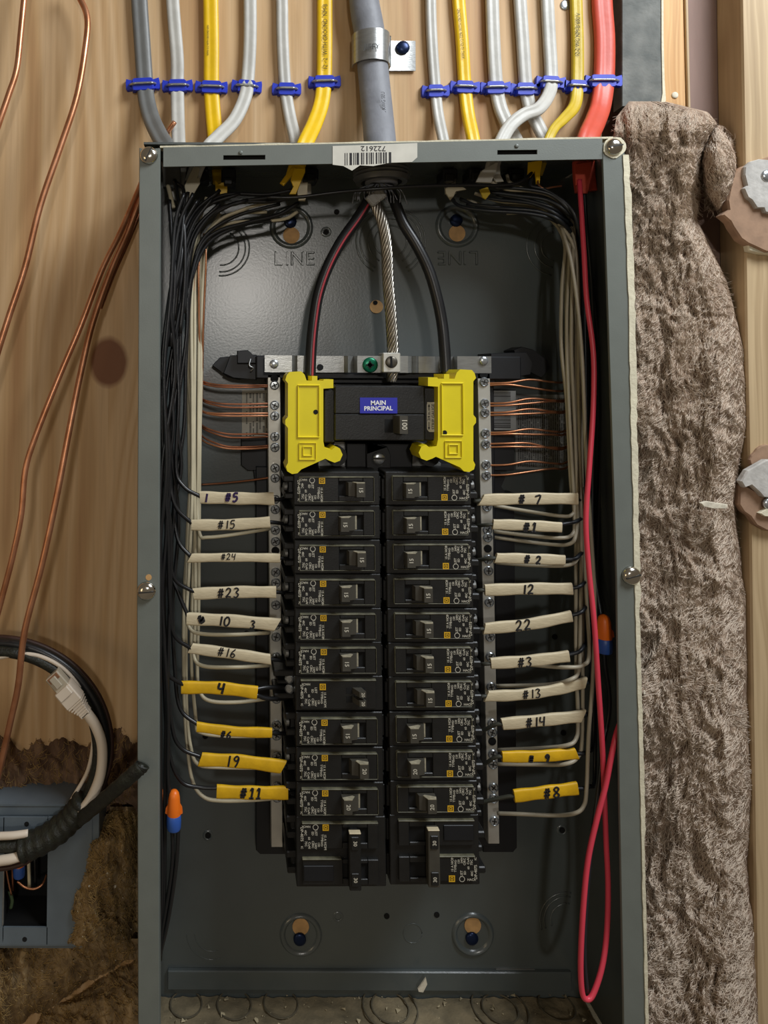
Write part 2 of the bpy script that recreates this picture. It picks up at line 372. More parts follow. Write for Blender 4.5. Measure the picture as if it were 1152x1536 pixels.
# ------------------------------------------------------------------ mineral wool (height fields)
def wool_mat(name, c1, c2, c3):
    m = mat(name, c1, .95, 0, .4, 60, 1., 350, hx2=c2, stretch=(1.6, 1, .7), spec=.15, detail=8); return m
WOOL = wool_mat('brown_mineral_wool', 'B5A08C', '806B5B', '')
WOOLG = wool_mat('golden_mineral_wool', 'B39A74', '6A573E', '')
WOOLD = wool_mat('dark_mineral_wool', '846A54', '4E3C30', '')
FIB = mat('wool_fibre', 'CBBBA9', .8, spec=.2)
FIBG = mat('golden_wool_fibre', 'B0935F', .8, spec=.2)
def wool(name, left, right, top, bot, hfun, m, label, step=3.5, seed=0, fib=2500, crumbs=0, fm=FIB):
    """left/right: functions of py -> px; hfun(u, py, px) -> base height"""
    e = empty(name, P((left(top)+right(top))/2, (top+bot)/2, 0), label, 'insulation')
    ny = int((bot-top)/step)+1; nx = int(max(right(y)-left(y) for y in range(int(top), int(bot), 40))/step)+2
    def H(px, py, u):
        q = Vector((px*.022+seed, py*.009, seed*.7)); w_ = noise.noise_vector(Vector((px*.012, py*.012, seed)))*1.1
        a = noise.fractal(q+w_, .9, 2.1, 5); r_ = 1-abs(noise.noise(Vector((px*.045, py*.016, 3+seed))+w_*1.4))*2
        f = noise.fractal(Vector((px*.11, py*.06, seed+9))+w_*2, .8, 2., 4)
        g2 = noise.fractal(Vector((px*.3, py*.2, seed+4))+w_*3, .8, 2., 3)
        return hfun(u, py, px)+a*8+(r_)*4+f*3.2+g2*1.6
    mb = MB(); vs = []; 
    for j in range(ny):
        py = top+(bot-top)*j/(ny-1); l = left(py); r = right(py)
        for i in range(nx):
            u = i/(nx-1); px = l+(r-l)*u
            vs.append(P(px, py, H(px, py, u)))
    mb.add(vs, [(j*nx+i, j*nx+i+1, (j+1)*nx+i+1, (j+1)*nx+i) for j in range(ny-1) for i in range(nx-1)])
    mb.build('wool_mass', m, e, smooth=True)
    rn = random.Random(seed+3); fb = MB()
    for _ in range(fib):
        py = rn.uniform(top+3, bot-3); u = rn.uniform(.02, .98); px = left(py)+(right(py)-left(py))*u
        h = H(px, py, u); a = rn.gauss(math.pi/2, .5)+1.6*noise.noise(Vector((px*.02, py*.02, seed))); ln = rn.uniform(6, 20); cv = rn.uniform(-.6, .6)
        pts = []; x = px; y = py
        for k in range(4):
            uu = (x-left(y))/(right(y)-left(y))
            pts.append(P(x, y, H(x, y, uu)+.3+1.6*math.sin(k/3*math.pi))); x += math.cos(a)*ln/3; y += math.sin(a)*ln/3; a += cv
        fb.sweep(pts, [(-.00014, -.0001), (.00014, -.0001), (0, .00016)], flat=True, cap=False)
    stuff(fb.build('wool_fibres', fm, e))
    if crumbs:
        cb = MB()
        for _ in range(crumbs):
            py = rn.uniform(top+8, bot-8); u = rn.uniform(.05, .97); px = left(py)+(right(py)-left(py))*u
            c = P(px, py, H(px, py, u)+.8); s_ = rn.uniform(.3, .9)*.001*(2 if rn.random() < .08 else 1)
            o_ = [c+Vector((rn.uniform(-1, 1), rn.uniform(-.5, .5), rn.uniform(-1, 1)))*s_ for _ in range(4)]
            cb.add(o_, [(0, 1, 2), (0, 2, 3), (0, 3, 1), (1, 3, 2)])
        stuff(cb.build('gypsum_crumbs', CHIP, e))
    return e
def lerpf(tab):
    def f(y):
        if y <= tab[0][0]: return tab[0][1]
        for (a, b), (c, d) in zip(tab, tab[1:]):
            if y <= c: return b+(d-b)*(y-a)/(c-a)
        return tab[-1][1]
    return f
lf = lerpf([(150, 945), (175, 925), (215, 918), (260, 925), (1600, 960)])
rt = lerpf([(150, 990), (168, 1062), (185, 1076), (215, 1062), (290, 1052), (330, 1046), (370, 1066), (420, 1090), (520, 1116), (640, 1120), (700, 1108), (780, 1104), (900, 1120), (1100, 1122), (1200, 1128), (1300, 1122), (1400, 1134), (1600, 1142)])
def hr(u, py, px):
    e = max(0, min(1, (1-u)*5)); t = max(0, min(1, (py-150)/45)); l = max(0, min(1, (u+.08)*6))
    return -12+62*(e**.6)*(t**.6)*(.75+.25*l)+6*math.sin(py*.013)
wool('insulation_batt', lf, rt, 152, 1620, hr, WOOL, 'long brown mineral wool batt filling the bay right of the metal panel', 2.6, 1, 30000, 600)
def hk(u, py, px):
    d = (2*u-1)**2+((py-252)/64)**2; return -15+62*max(0, 1-d)**.5
wool('insulation_clump', lambda y: 1077-28*max(.05, 1-((y-252)/66)**2)**.5, lambda y: 1077+28*max(.05, 1-((y-252)/66)**2)**.5, 188, 316, hk, WOOL, 'rounded wool clump bulging beside the upper right stud', 2.5, 4, 700, 60)
# left: dark wool behind the coil, lump beside grey box, bottom rolls
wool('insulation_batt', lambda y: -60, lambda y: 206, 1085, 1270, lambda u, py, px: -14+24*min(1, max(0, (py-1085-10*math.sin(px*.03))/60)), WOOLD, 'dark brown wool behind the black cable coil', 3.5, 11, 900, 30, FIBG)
l2 = lerpf([(1215, 165), (1260, 130), (1300, 118), (1360, 100), (1420, 96), (1600, 90)])
def h2(u, py, px): return 8+48*math.sin(math.pi*min(1, max(0, (u+.15)/1.1)))**.7*min(1, max(.1, (py-1205)/60))*min(1, max(.1, (1442-py)/28))
wool('insulation_clump', l2, lambda y: 209, 1210, 1440, h2, WOOLG, 'golden brown wool lump between the grey metal box and the panel', 2.8, 21, 1600, 50, FIBG)
def h3(u, py, px): return -6+34*abs(math.sin((px*.8+(py-1400)*1.3)/66.))**.7
wool('insulation_batt', lambda y: -60, lambda y: 209, 1408, 1640, h3, WOOLG, 'rolled golden wool below the grey metal box at the bottom left', 3.2, 31, 1800, 60, FIBG)
mb = MB(); mb.pprism([(1052, 755), (1060, 752), (1078, 755), (1092, 757), (1091, 763), (1070, 763), (1056, 760)], 70, 67, .6)
tag(mb.build('gypsum_chip', CHIP), 'long pale gypsum chip lying on the right wool batt', 'chip')

# ------------------------------------------------------------------ panel enclosure
EN = empty('breaker_panel_box', P(580, 1640, 0), 'open grey steel electrical panel box mounted on the plywood', 'panel box')
F = 95
zt = P(570, 214, F).z; zb = P(500, 1489, 2).z-.009
xl = P(207, 900, F).x; xr = P(952, 900, F).x
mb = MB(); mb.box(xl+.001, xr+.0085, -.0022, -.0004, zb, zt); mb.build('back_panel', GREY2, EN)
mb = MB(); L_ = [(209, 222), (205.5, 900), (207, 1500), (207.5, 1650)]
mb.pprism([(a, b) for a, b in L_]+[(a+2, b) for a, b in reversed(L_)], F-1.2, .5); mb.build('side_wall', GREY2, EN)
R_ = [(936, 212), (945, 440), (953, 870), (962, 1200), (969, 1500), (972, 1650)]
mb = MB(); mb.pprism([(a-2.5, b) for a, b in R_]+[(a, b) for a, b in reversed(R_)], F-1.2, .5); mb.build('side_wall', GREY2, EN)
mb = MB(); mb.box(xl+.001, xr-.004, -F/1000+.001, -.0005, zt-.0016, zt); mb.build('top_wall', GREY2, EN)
mb = MB(); mb.pprism([(a, b) for a, b in L_]+[(239, 1650), (239, 1500), (238, 1200), (238, 900), (240.5, 222)], F+.6, F-1.2, .9); rl = mb.build('front_rail', GREY, EN)
mb = MB(); mb.pprism([(903, 214), (911, 440), (925, 870), (929, 1200), (935, 1500), (937, 1650)]+[(a, b) for a, b in reversed(R_)], F+.6, F-1.2, .9); mb.build('front_rail', GREY, EN)
mb = MB(); mb.pprism([(237, 222), (239.5, 222), (239, 1500), (239, 1650), (236, 1650)], F-1, F-14); mb.build('rail_lip', GREY, EN)
# top flange with two slots
def flange(p, hf, hb):
    mb.pprism(p, hf, hb, .6)
mb = MB()
T = lambda x: 221-(x-245)*13.5/660
B_ = lambda x: 250-(x-245)*11.5/660
xs = [(245, 335), (398, 746), (806, 903.5)]
for a, b in xs: mb.pprism([(a, T(a)), (b, T(b)), (b, B_(b)), (a, B_(a))], F+.4, F-1.3)
for a, b in ((335, 398), (746, 806)):
    m_ = (T(a)+B_(a))/2
    mb.pprism([(a, T(a)), (b, T(b)), (b, m_-1.5), (a, m_-1)], F+.4, F-1.3)
    mb.pprism([(a, m_+6), (b, m_+5.5), (b, B_(b)), (a, B_(a))], F+.4, F-1.3)
mb.build('top_flange', GREY, EN)
mb = MB()
for a, b in ((335, 398), (746, 806)):
    m_ = (T(a)+B_(a))/2; mb.pprism([(a-2, m_-2), (b+2, m_-3), (b+2, m_+7), (a-2, m_+7)], F-4, F-5)
mb.build('slot_backing', HOLE, EN)
mb = MB()
for cx, cy in ((361, 229), (775, 219)): mb.disc(cx, cy, F+.4, 3.2, 1, 10, 1)
mb.build('flange_dimple', GREY, EN, smooth=True)
# cream edge of joint compound along the right rail
mb = MB(); rn = random.Random(3); o_ = []; i_ = []
for k in range(120):
    y = 232+k*11.9; t = lerpf([(b, a) for a, b in R_])(y); o_.append((t+2+(5.5 if y < 900 else 3.5 if y < 1250 else 1.5)*(.7+.5*rn.random()), y)); i_.append((t-1.2*rn.random()-(1.5 if y < 700 else .5), y))
mb.pstrip(i_, o_, F+1.4, F-9); mb.pprism(blob(922, 221, 17, 16, 18, 9, .08), F+1.3, F-6)
mb.build('compound_edge', JOINT, EN)
mb = MB(); pts = [(240, 221)]+[(x, T(x)) for x in range(260, 940, 20)]
mb.pstrip([(x, y-1.8-rn.random()*1.3) for x, y in pts], [(x, y+.4) for x, y in pts], F+.3, F-8); mb.build('paint_edge', JOINT, EN)
# cover screws
def pan_screw(px, py, rpx, ang):
    c = P(px, py, F+.6); k = K(px, py, F)*rpx
    mb = MB(); mb.lathe(c, (0, -1, 0), [(k*.5, -.004), (k*.55, 0), (k, .0004), (k*.98, .0016), (k*.8, .0032), (k*.5, .0042), (k*.18, .0044)], 28); o = mb.build('cover_screw', TIN, EN, smooth=True)
    mb = MB(); a = math.radians(ang)
    for q in (a, ):
        dx, dz = math.cos(q), math.sin(q); nx, nz = -dz*.00045, dx*.00045
        p = [(c.x+dx*k*.8+nx, c.z+dz*k*.8+nz), (c.x+dx*k*.8-nx, c.z+dz*k*.8-nz), (c.x-dx*k*.8-nx, c.z-dz*k*.8-nz), (c.x-dx*k*.8+nx, c.z-dz*k*.8+nz)]
        mb.prism(p, c.y-.0046, c.y-.003)
    me = mb.build('slot', DUSTK, o)
DUSTK = mat('dark_slot', '2B2925', .6)
pan_screw(223.5, 233.5, 13.5, 65); pan_screw(220, 886, 14, 5); pan_screw(920, 221, 13, 10); pan_screw(946, 863, 14, 15)
mb = MB(); mb.disc(223, 866, F+.62, 4.6, .15, 14); mb.build('rail_hole', WOODT, EN)
for (x, y) in ((938, 857),):
    pass
# bottom wall with dust, knock-outs and crumbs
zf = P(500, 1489, 2).z
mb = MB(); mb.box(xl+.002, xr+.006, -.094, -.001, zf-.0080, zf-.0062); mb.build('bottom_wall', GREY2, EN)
mb = MB(); nx, ny = 150, 40; vs = []
for j in range(ny):
    for i in range(nx):
        x = xl+.003+(xr-xl+.003)*i/(nx-1); y = -.0035-.09*j/(ny-1)
        vs.append((x, y, zf-.0025+.0016*noise.fractal(Vector((x*90, y*90, 2)), .8, 2, 5)))
mb.add(vs, [(j*nx+i, j*nx+i+1, (j+1)*nx+i+1, (j+1)*nx+i) for j in range(ny-1) for i in range(nx-1)])
DUSTR = mat('dust_coated_ring', '5C5544', .9, 0, .3, 200)
stuff(mb.build('floor_dust', DUST, EN, smooth=True))
mb = MB()
def floor_pt(px, py):
    d = ROT @ Vector(((px-PPX)/FPX, (PPY-py)/FPX, -1.0)); t = (zf-.002-CAM.z)/d.z; return CAM+t*d
for px, py, r in ((279, 1507, .013), (351, 1508, .014), (421, 1506, .014), (585, 1512, .022), (585, 1512, .015), (750, 1514, .022), (750, 1514, .014), (835, 1510, .014)):
    c = floor_pt(px, py); ring = [c+Vector((r*math.cos(a*math.pi/16), r*math.sin(a*math.pi/16), .0006)) for a in range(33)]
    mb = MB(); mb.sweep(ring, circ(.0007, 6), cap=False); mb.build('floor_knockout', DUSTR, EN, smooth=True)
rn = random.Random(8); mb = MB()
for _ in range(130):
    c = floor_pt(rn.uniform(255, 915), rn.uniform(1493, 1545)); s_ = rn.choice([.0006, .0008, .0011, .0024])
    mb.add([c+Vector((rn.uniform(-1, 1)*s_, rn.uniform(-1, 1)*s_, rn.uniform(0, 1)*s_)) for _ in range(5)], [(0, 1, 2), (0, 2, 3), (0, 3, 4), (0, 4, 1), (1, 2, 3), (1, 3, 4)])
stuff(mb.build('dust_crumbs', mat('dusty_crumb', 'B3A687', .9), EN))
mb = MB(); c = floor_pt(635, 1487); 
mb.pprism([(627, 1484), (639, 1467), (641, 1477), (635, 1489), (628, 1488)], 14, 12.6, .3); tag(mb.build('plaster_flake', CHIP), 'pale leaf-shaped flake standing at the back of the panel floor', 'flake')
mb = MB(); mb.pbox(251, 1458, 858, 1487, 6, 1.8, .8); mb.build('bottom_lip', GREY2, EN)
mb = MB(); mb.pbox(744, 1453.5, 802, 1455.5, 3.2, 2); mb.build('scratch_ridge', STEEL, EN)
# embossed mounting dimples
def dimple(cx, cy, r, hy, sy):
    c = P(cx, cy, 2.2); k = K(cx, cy, 2)
    mb = MB(); mb.lathe(c, (0, -1, 0), [(r*k*1.06, 0), (r*k*.97, .0022), (r*k*.9, .0024), (r*k*.8, .0006), (r*k*.76, -.0001)], 32, cap=False); mb.build('mounting_boss', GREY2, EN, smooth=True)
    mb = MB(); mb.disc(cx, hy, 2.6, 12.5, .3, 20); mb.build('mounting_hole', WOODT, EN)
    mb = MB(); mb.disc(cx-1.5, sy, 2.8, 9.5, 2.6, 14, 1); mb.build('mounting_screw', DSCREW, EN, smooth=True)
dimple(437, 341, 31, 353, 333); dimple(685.5, 339, 31, 350, 331); dimple(451, 1402, 30, 1390, 1408); dimple(709, 1401, 30, 1388, 1407)
mb = MB(); mb.disc(564.5, 460, 2.4, 10, .4, 18); o = mb.build('keyhole', WOODT, EN)
mb = MB(); mb.disc(563, 454, 2.9, 3.4, .3, 10); mb.build('keyhole_screw', HOLE, EN)
mb = MB()
for x, y in ((489, 348), (580, 1374), (312, 1253), (843, 1245), (505, 318), (655, 1372), (370, 950), (308, 1104), (832, 955), (845, 1099)): mb.disc(x, y, 2.2, 4.2, .5, 12)
mb.build('panel_hole', HOLE, EN)
mb = MB()
for x, y in ((489, 348), (507, 1375), (312, 1253), (843, 1245)):
    c = P(x, y, 2.2); k = K(x, y, 2); mb.lathe(c, (0, -1, 0), [(8*k, 0), (6*k, .0012), (4.6*k, .0003)], 18, cap=False)
mb.build('pressed_ring', GREY2, EN, smooth=True)
def arc(cx, cy, r, a0, a1, rr=.0007):
    k = K(cx, cy, 2); c = P(cx, cy, 2.2)
    mb.sweep([c+Vector((r*k*math.cos(math.radians(a0+(a1-a0)*i/24)), 0, r*k*math.sin(math.radians(a0+(a1-a0)*i/24)))) for i in range(25)], circ(rr, 6))
for cx, cy, rs, a0, a1, rr in ((332, 372, (26, 36, 42), -95, 60, .0007), (586, 362, (24, 34, 46, 52), -60, 240, .0007), (834, 370, (22, 32, 44), 100, 260, .0007), (850, 1380, (24, 34, 40), 80, 200, .0007), (318, 1400, (26, 38), 180, 290, .0003), (619, 1400, (14,), 0, 359, .0004)):
    for r in rs: mb = MB(); arc(cx, cy, r, a0, a1, rr); mb.build('knockout_ring', GREY2, EN, smooth=True)
mb = MB()
for ch, dx in (('L', -23), ('I', -9), ('N', 6), ('E', 25)):
    put_text(mb, ch, P(440+dx, 389, 2.3), 30*K(441, 389, 2), 0, .012); put_text(mb, ch, P(688-dx, 386, 2.3), 30*K(687, 386, 2), 180, .012)
o = mb.build('embossed_lettering', GREY2, EN); md = o.modifiers.new('solid', 'SOLIDIFY'); md.thickness = .0024; md.offset = 0; md2 = o.modifiers.new('bev', 'BEVEL'); md2.width = .0006; md2.segments = 1; md2.limit_method = 'ANGLE'
# barcode sticker on the top flange, folded under its edge
o = mb = MB(); mb.pprism([(499, 219), (560, 217), (626, 214.5), (626, 236), (618, 243), (585, 244), (560, 249), (540, 248), (528, 256), (515, 249), (499, 247)], F+.75, F+.45)
st = tag(mb.build('barcode_sticker', PAPER), 'torn paper barcode sticker on the top flange under the grey cable', 'sticker')
mb = MB(); x = 517; rn = random.Random(4)
while x < 588:
    w_ = rn.choice([1.2, 1.2, 2.2, 3.6]); mb.pbox(x, 229.5-(x-517)*.02, x+w_, 248-(x-517)*.05, F+.85, F+.72); x += w_+rn.choice([1.3, 2, 3])
put_text(mb, '722612', P(560, 222.5, F+.85), 11*K(560, 222, F), 180, .01, 1.15)
mb.build('print', INK, st)
# inside labels
lb = MB(); lb.pbox(363, 585, 404, 657, 3.2, 2.3); o = tag(lb.build('rating_label', PAPER), 'small white printed label left of the left neutral bar', 'label')
mb = MB(); rn = random.Random(5)
for c_ in range(7):
    y = 590
    while y < 650:
        l = rn.uniform(6, 22); x = 369+c_*5.0; y2 = min(653, y+l)
        q = y
        while q < y2: mb.pbox(x, q, x+2.2+(c_ % 2), q+1.1, 3.3, 3.15); q += 2.
        y = y2+rn.uniform(2, 14)
mb.build('print', INK, o)
lb = MB(); lb.pbox(736, 586, 774, 645, 27, 26); o = tag(lb.build('barcode_label', PAPERG), 'grey label with two stacked barcodes right of the right neutral bar', 'label')
mb = MB()
for y0, y1 in ((588, 603), (622, 643)):
    y = y0
    while y < y1: h_ = rn.choice([.8, .8, 1.5]); mb.pbox(738, y, 766, y+h_, 27.1, 26.9); y += h_+rn.choice([.9, 1.2])
mb.build('print', INK, o)
lb = MB(); lb.pbox(773, 592, 857, 704, 3.2, 2.3); o = tag(lb.build('instruction_label', PAPERG), 'large grey label of fine print behind right copper ground wires', 'label')
mb = MB()
for c_ in range(24):
    y = 597; x = 777+c_*3.25
    while y < 698:
        y2 = min(700, y+rn.uniform(10, 40)); q = y
        while q < y2: mb.pbox(x, q, x+1.7, q+.9+.6*rn.random(), 3.3, 3.15); q += 1.9
        y = y2+rn.uniform(2, 6)
mb.build('print', INK, o)
# service connector through the top wall
cn = empty('cable_connector', P(572, 262, 45), 'threaded metal connector where the grey service cable enters the panel top', 'connector')
c = P(572, 262, 45); zz = zt-.001
mb = MB(); pr = []
R0 = 42*K(572, 262, 45)
for k in range(5): pr += [(R0, .001+k*.0028), (R0*.94, .0024+k*.0028)]
pr += [(R0*.9, .016), (R0*.72, .016), (R0*.72, .002)]
mb.lathe((c.x, c.y, zz), (0, 0, -1), pr, 36, cap=False); mb.build('threaded_ring', SECR := mat('cast_connector', '77787A', .4, .5, .1, 100), cn, auto=30)
mb = MB(); mb.lathe((c.x, c.y, zz+.0005), (0, 0, 1), [(R0*1.05, 0), (R0*1.05, .006), (R0*.8, .009)], 36, cap=False); mb.build('locknut', SECR, cn, auto=30)

# ------------------------------------------------------------------ plywood-side cables and staples
def flatprof(w_, t, groove=.16):
    out = []
    for i in range(32):
        a = 2*math.pi*i/32; c, s = math.cos(a), math.sin(a)
        x = w_/2*math.copysign(abs(c)**.75, c); y = t/2*math.copysign(abs(s)**.7, s)
        y *= 1-groove*math.exp(-((x-.07*w_)/(.09*w_))**2); out.append((x, y))
    return out
def nm_cable(pts, wpx, m, label, t=.0062, group=None, rad=None, cat='cable', groove=.42):
    k = K(pts[0][0], 60, pts[0][2]); pp = path(pts, 8)
    if rad: rad = [rad(i/(len(pp)-1)) for i in range(len(pp))]
    mb = MB(); mb.sweep(pp, flatprof(wpx*k, t, groove), flat=True, rad=rad)
    o = mb.build('sheathed_cable', m, None, smooth=True); return tag(o, label, cat, group)
def cable_print(o, s, px, py, hgt, size, rot=90, m=INK, bold=0):
    mb = MB(); put_text(mb, s, P(px, py, hgt), size*K(px, py, hgt), rot, bold, .8)
    return mb.build('jacket_print', m, o)
c_grey = nm_cable([(206, -80, 4), (209, 0, 4), (213, 60, 4), (217, 118, 4), (220, 150, 8), (228, 180, 18), (240, 205, 34), (250, 222, 44), (256, 245, 48), (258, 262, 48), (258, 281, 49)], 25, JG, 'grey flat cable entering the panel at its upper left corner', .0085)
nm_cable([(255, -80, 4), (259, 0, 4), (262, 40, 4), (266, 90, 4), (266, 128, 4), (267, 180, 14), (268, 215, 28), (270, 245, 35), (268, 262, 36), (262, 300, 36)], 20, JW, 'white cable second from the left, running straight down beside the grey one')
c1 = nm_cable([(315, -80, 4), (316, 0, 4), (317, 70, 4), (317, 130, 4), (320, 175, 7), (324, 215, 16), (329, 250, 24), (331, 275, 26)], 23, JY, 'bright yellow cable passing behind a bent white cable at upper left')
nm_cable([(374, -80, 4), (375, 0, 4), (375, 60, 4), (372, 115, 5), (368, 145, 10), (352, 180, 22), (328, 205, 38), (312, 222, 48), (296, 250, 52), (287, 275, 50)], 20, JW, 'white cable bending left across the yellow cable at upper left')
nm_cable([(420, -80, 4), (423, 0, 4), (424, 60, 4), (428, 130, 4), (435, 175, 8), (442, 205, 16), (447, 235, 22), (456, 270, 26), (458, 295, 26)], 18, JW, 'white cable just left of the printed yellow cable, leaning right')
c2 = nm_cable([(487, -80, 4), (487, 0, 4), (487, 60, 4), (486, 120, 5), (482, 155, 12), (472, 185, 24), (458, 215, 40), (447, 245, 46), (440, 268, 44)], 23, JY, 'printed yellow cable left of the thick grey service cable')
nm_cable([(646, -80, 4), (646, 0, 4), (648, 60, 4), (653, 130, 4), (657, 170, 7), (665, 210, 16), (672, 245, 22), (676, 290, 28)], 16, JW, 'narrow white cable first to the right of the service cable')
c3 = nm_cable([(684, -80, 4), (688, 0, 4), (693, 60, 4), (697, 125, 4), (702, 170, 8), (710, 210, 18), (716, 250, 22)], 19, JY, 'yellow cable second to the right of the service cable')
nm_cable([(736, -80, 4), (738, 0, 4), (740, 60, 4), (744, 125, 4), (750, 160, 5), (762, 188, 9), (776, 215, 14), (790, 250, 20)], 20, JW, 'white cable third right of the service cable, passing behind the crossing one')
nm_cable([(776, -80, 4), (780, 0, 4), (784, 60, 4), (789, 130, 4), (796, 165, 5), (808, 190, 9), (820, 215, 14), (830, 250, 20)], 19, JW, 'white cable fourth right of the service cable, bending right behind the crossing one')
nm_cable([(819, -80, 4), (821, 0, 4), (824, 60, 4), (827, 118, 6), (823, 142, 14), (808, 163, 26), (786, 172, 32), (766, 188, 38), (752, 212, 46), (740, 245, 52), (736, 268, 50)], 19, JW, 'white cable that bends sharply left in front of its two neighbours')
c4 = nm_cable([(863, -80, 4), (864, 0, 4), (866, 60, 4), (866, 125, 6), (862, 158, 14), (846, 178, 28), (832, 192, 38), (822, 212, 46), (812, 245, 50), (806, 262, 48)], 18, JYD, 'dull olive-yellow cable left of the red cable', .0058, rad=lambda t: 1-.25*min(1, max(0, (t-.45)*5)))
nm_cable([(902, -80, 4), (903, 0, 4), (907, 60, 4), (906, 120, 6), (901, 158, 14), (893, 182, 28), (883, 205, 44), (876, 235, 52), (876, 262, 54), (879, 288, 54)], 30, JR, 'wide orange-red cable at the upper right corner of the panel', .0075)
cable_print(c2, '12 - 2  WITH GROUND  NM-B', 488, 55, 7.9, 9.5, 90, bold=0)
cable_print(c3, 'AWG 12 CU 2 CDR WITH GROUND', 692, 50, 7.5, 6, 95)
cable_print(c4, '12-2 WG NM-B 600 V', 867, 52, 7.5, 9, 88)
cable_print(c1, 'NM-B 12-2 WITH GROUND 600V', 312, 60, 7.3, 4, 90)

def staple(px, py, wpx, top, label, tilt=0):
    e = empty('insulated_staple', P(px, py, 0), label, 'staple', None)
    k = K(px, py, 6); t0 = math.radians(tilt)
    def q(dx, dy): return (px+dx*math.cos(t0)+dy*math.sin(t0), py-dx*math.sin(t0)+dy*math.cos(t0))
    hw = wpx/2+3
    mb = MB()
    mb.pprism([q(-hw, -8), q(-hw+3, -10), q(hw-3, -10), q(hw, -8), q(hw, 8), q(hw-4, 9), q(-hw+4, 9), q(-hw, 8)], top+1.6, top-.6, .8)
    for s_ in (-1, 1):
        pts = [q(s_*(hw-2), -6), q(s_*(hw+9), -9), q(s_*(hw+10), -4), q(s_*(hw+10), 6), q(s_*(hw+8), 8.5), q(s_*(hw-2), 7)]
        mb.pprism(pts, 4.2, .3, .5)
        mb.pprism([q(s_*(hw-4), -7), q(s_*(hw+1), -6), q(s_*(hw+1), 7), q(s_*(hw-4), 7)], top+.8, .3, .4)
    mb.build('plastic_saddle', BLUE, e, auto=40)
    mb = MB(); a = [P(*q(-hw-4, 1), 3), P(*q(-hw-3, 0), top*.6+1), P(*q(-hw+1, -1), top+2.2), P(*q(-hw+6, -1.5), top+2.6), P(*q(0, -1.5), top+2.6), P(*q(hw-6, -1.5), top+2.6), P(*q(hw-1, -1), top+2.2), P(*q(hw+3, 0), top*.6+1), P(*q(hw+4, 1), 3)]
    mb.sweep(spl(a, 4), circ(.0011, 8)); mb.build('staple_wire', STEEL, e, smooth=True)
for i, (x, y, w_, t, l, tl) in enumerate([(214, 126, 25, 8, 'blue staple over the grey flat cable at the far left', 3), (266, 128, 20, 7, 'blue staple over second cable from the left, a white one', 1), (317, 130, 23, 7, 'blue staple over the left bright yellow cable', -2), (370, 129, 20, 7, 'blue staple over the white cable that bends left', -4), (430, 133, 18, 7, 'blue staple over the white cable left of the printed yellow one', -1), (487, 122, 23, 8, 'blue staple over the printed yellow cable, standing a little higher', 1), (654, 136, 16, 7, 'blue staple over the narrow white cable right of the service cable', 1), (698, 130, 19, 7, 'blue staple over the right-hand bright yellow cable', -2), (744, 131, 20, 7, 'blue staple over the wide white cable next right of the yellow one', 1), (789, 133, 19, 7, 'blue staple in the middle of the right-hand row, on a white cable', 0), (827, 123, 19, 8, 'blue staple over the white cable that crosses its neighbours', -3), (868, 129, 18, 8, 'blue staple over the dull olive-yellow cable', -3), (906, 121, 30, 9, 'blue staple over the wide orange-red cable', 0)]):
    staple(x, y, w_, t, l, tl)

# service cable + strap
pp = path([(541, -80, 14), (546, 0, 14), (554, 50, 14), (560, 110, 15), (566, 170, 26), (570, 215, 40), (572, 250, 45), (572, 276, 46)], 8)
mb = MB(); mb.sweep(pp, circ(.0132, 28, .0105), flat=True, rad=[.90+.1*min(1, i/12) for i in range(len(pp))]); sc_ = tag(mb.build('service_cable', SEC, smooth=True), 'thick grey service cable entering the top middle of the panel', 'cable')
cable_print(sc_, 'CDRS AWG SEU', 576, 160, 38, 8, 94, m=INK)
e = empty('cable_strap', P(575, 70, 0), 'zinc one-hole strap clamping the thick grey service cable', 'strap')
mb = MB(); c = P(552, 72, 0); rr = .0152
arcp = []
for i in range(17):
    a = math.pi*(1.08-1.12*i/16); arcp.append(Vector((c.x+rr*math.cos(a), -.0115-rr*.95*math.sin(a), 0)))
x1 = P(581, 72, 3).x; arcp += [Vector((x1, -.012, 0)), Vector((x1, -.003, 0)), Vector((x1+.002, -.0015, 0)), Vector((P(623, 72, 2).x, -.0015, 0))]
z0, z1 = P(552, 93, 20).z, P(552, 47, 20).z
def strip(pts, z0, z1, th):
    vs = []; n = len(pts)
    for i, p in enumerate(pts):
        t = (pts[min(i+1, n-1)]-pts[max(i-1, 0)]).normalized(); nn = Vector((t.y, -t.x, 0))*th
        if i > n-3: pass
        for q, z in ((p, z0), (p, z1), (p+nn, z1), (p+nn, z0)): vs.append((q.x, q.y, z))
    fs = [(0, 1, 2, 3), ((n-1)*4+3, (n-1)*4+2, (n-1)*4+1, (n-1)*4)]
    for i in range(n-1):
        for j in range(4): fs.append((i*4+j, i*4+(j+1) % 4, (i+1)*4+(j+1) % 4, (i+1)*4+j))
    return vs, fs
mb.add(*strip(arcp, z0, z1, .0012)); mb.build('strap_band', STEEL, e, auto=35)
mb = MB(); mb.disc(604, 72, 2.8, 10, 3.2, 18, 1); s = mb.build('strap_screw', DSCREW, e, smooth=True)
mb = MB(); put_text(mb, 'JIFFY', P(558, 70, 28.6), 12*K(558, 70, 28), 0, .01); mb.build('stamped_lettering', DUSTK, e)
mb = MB(); mb.disc(848, 8, 0, 8, 1.2, 16, 1); o = tag(mb.build('wood_screw', SCREW, smooth=True), 'screw head in the plywood left of the dull yellow cable', 'screw')
mb = MB(); mb.sweep(path([(250, 200, 30), (262, 183, 36)]), circ(.0021, 10)); tag(mb.build('copper_stub', COP, smooth=True), 'short bare copper stub sticking up behind the grey cable', 'wire')

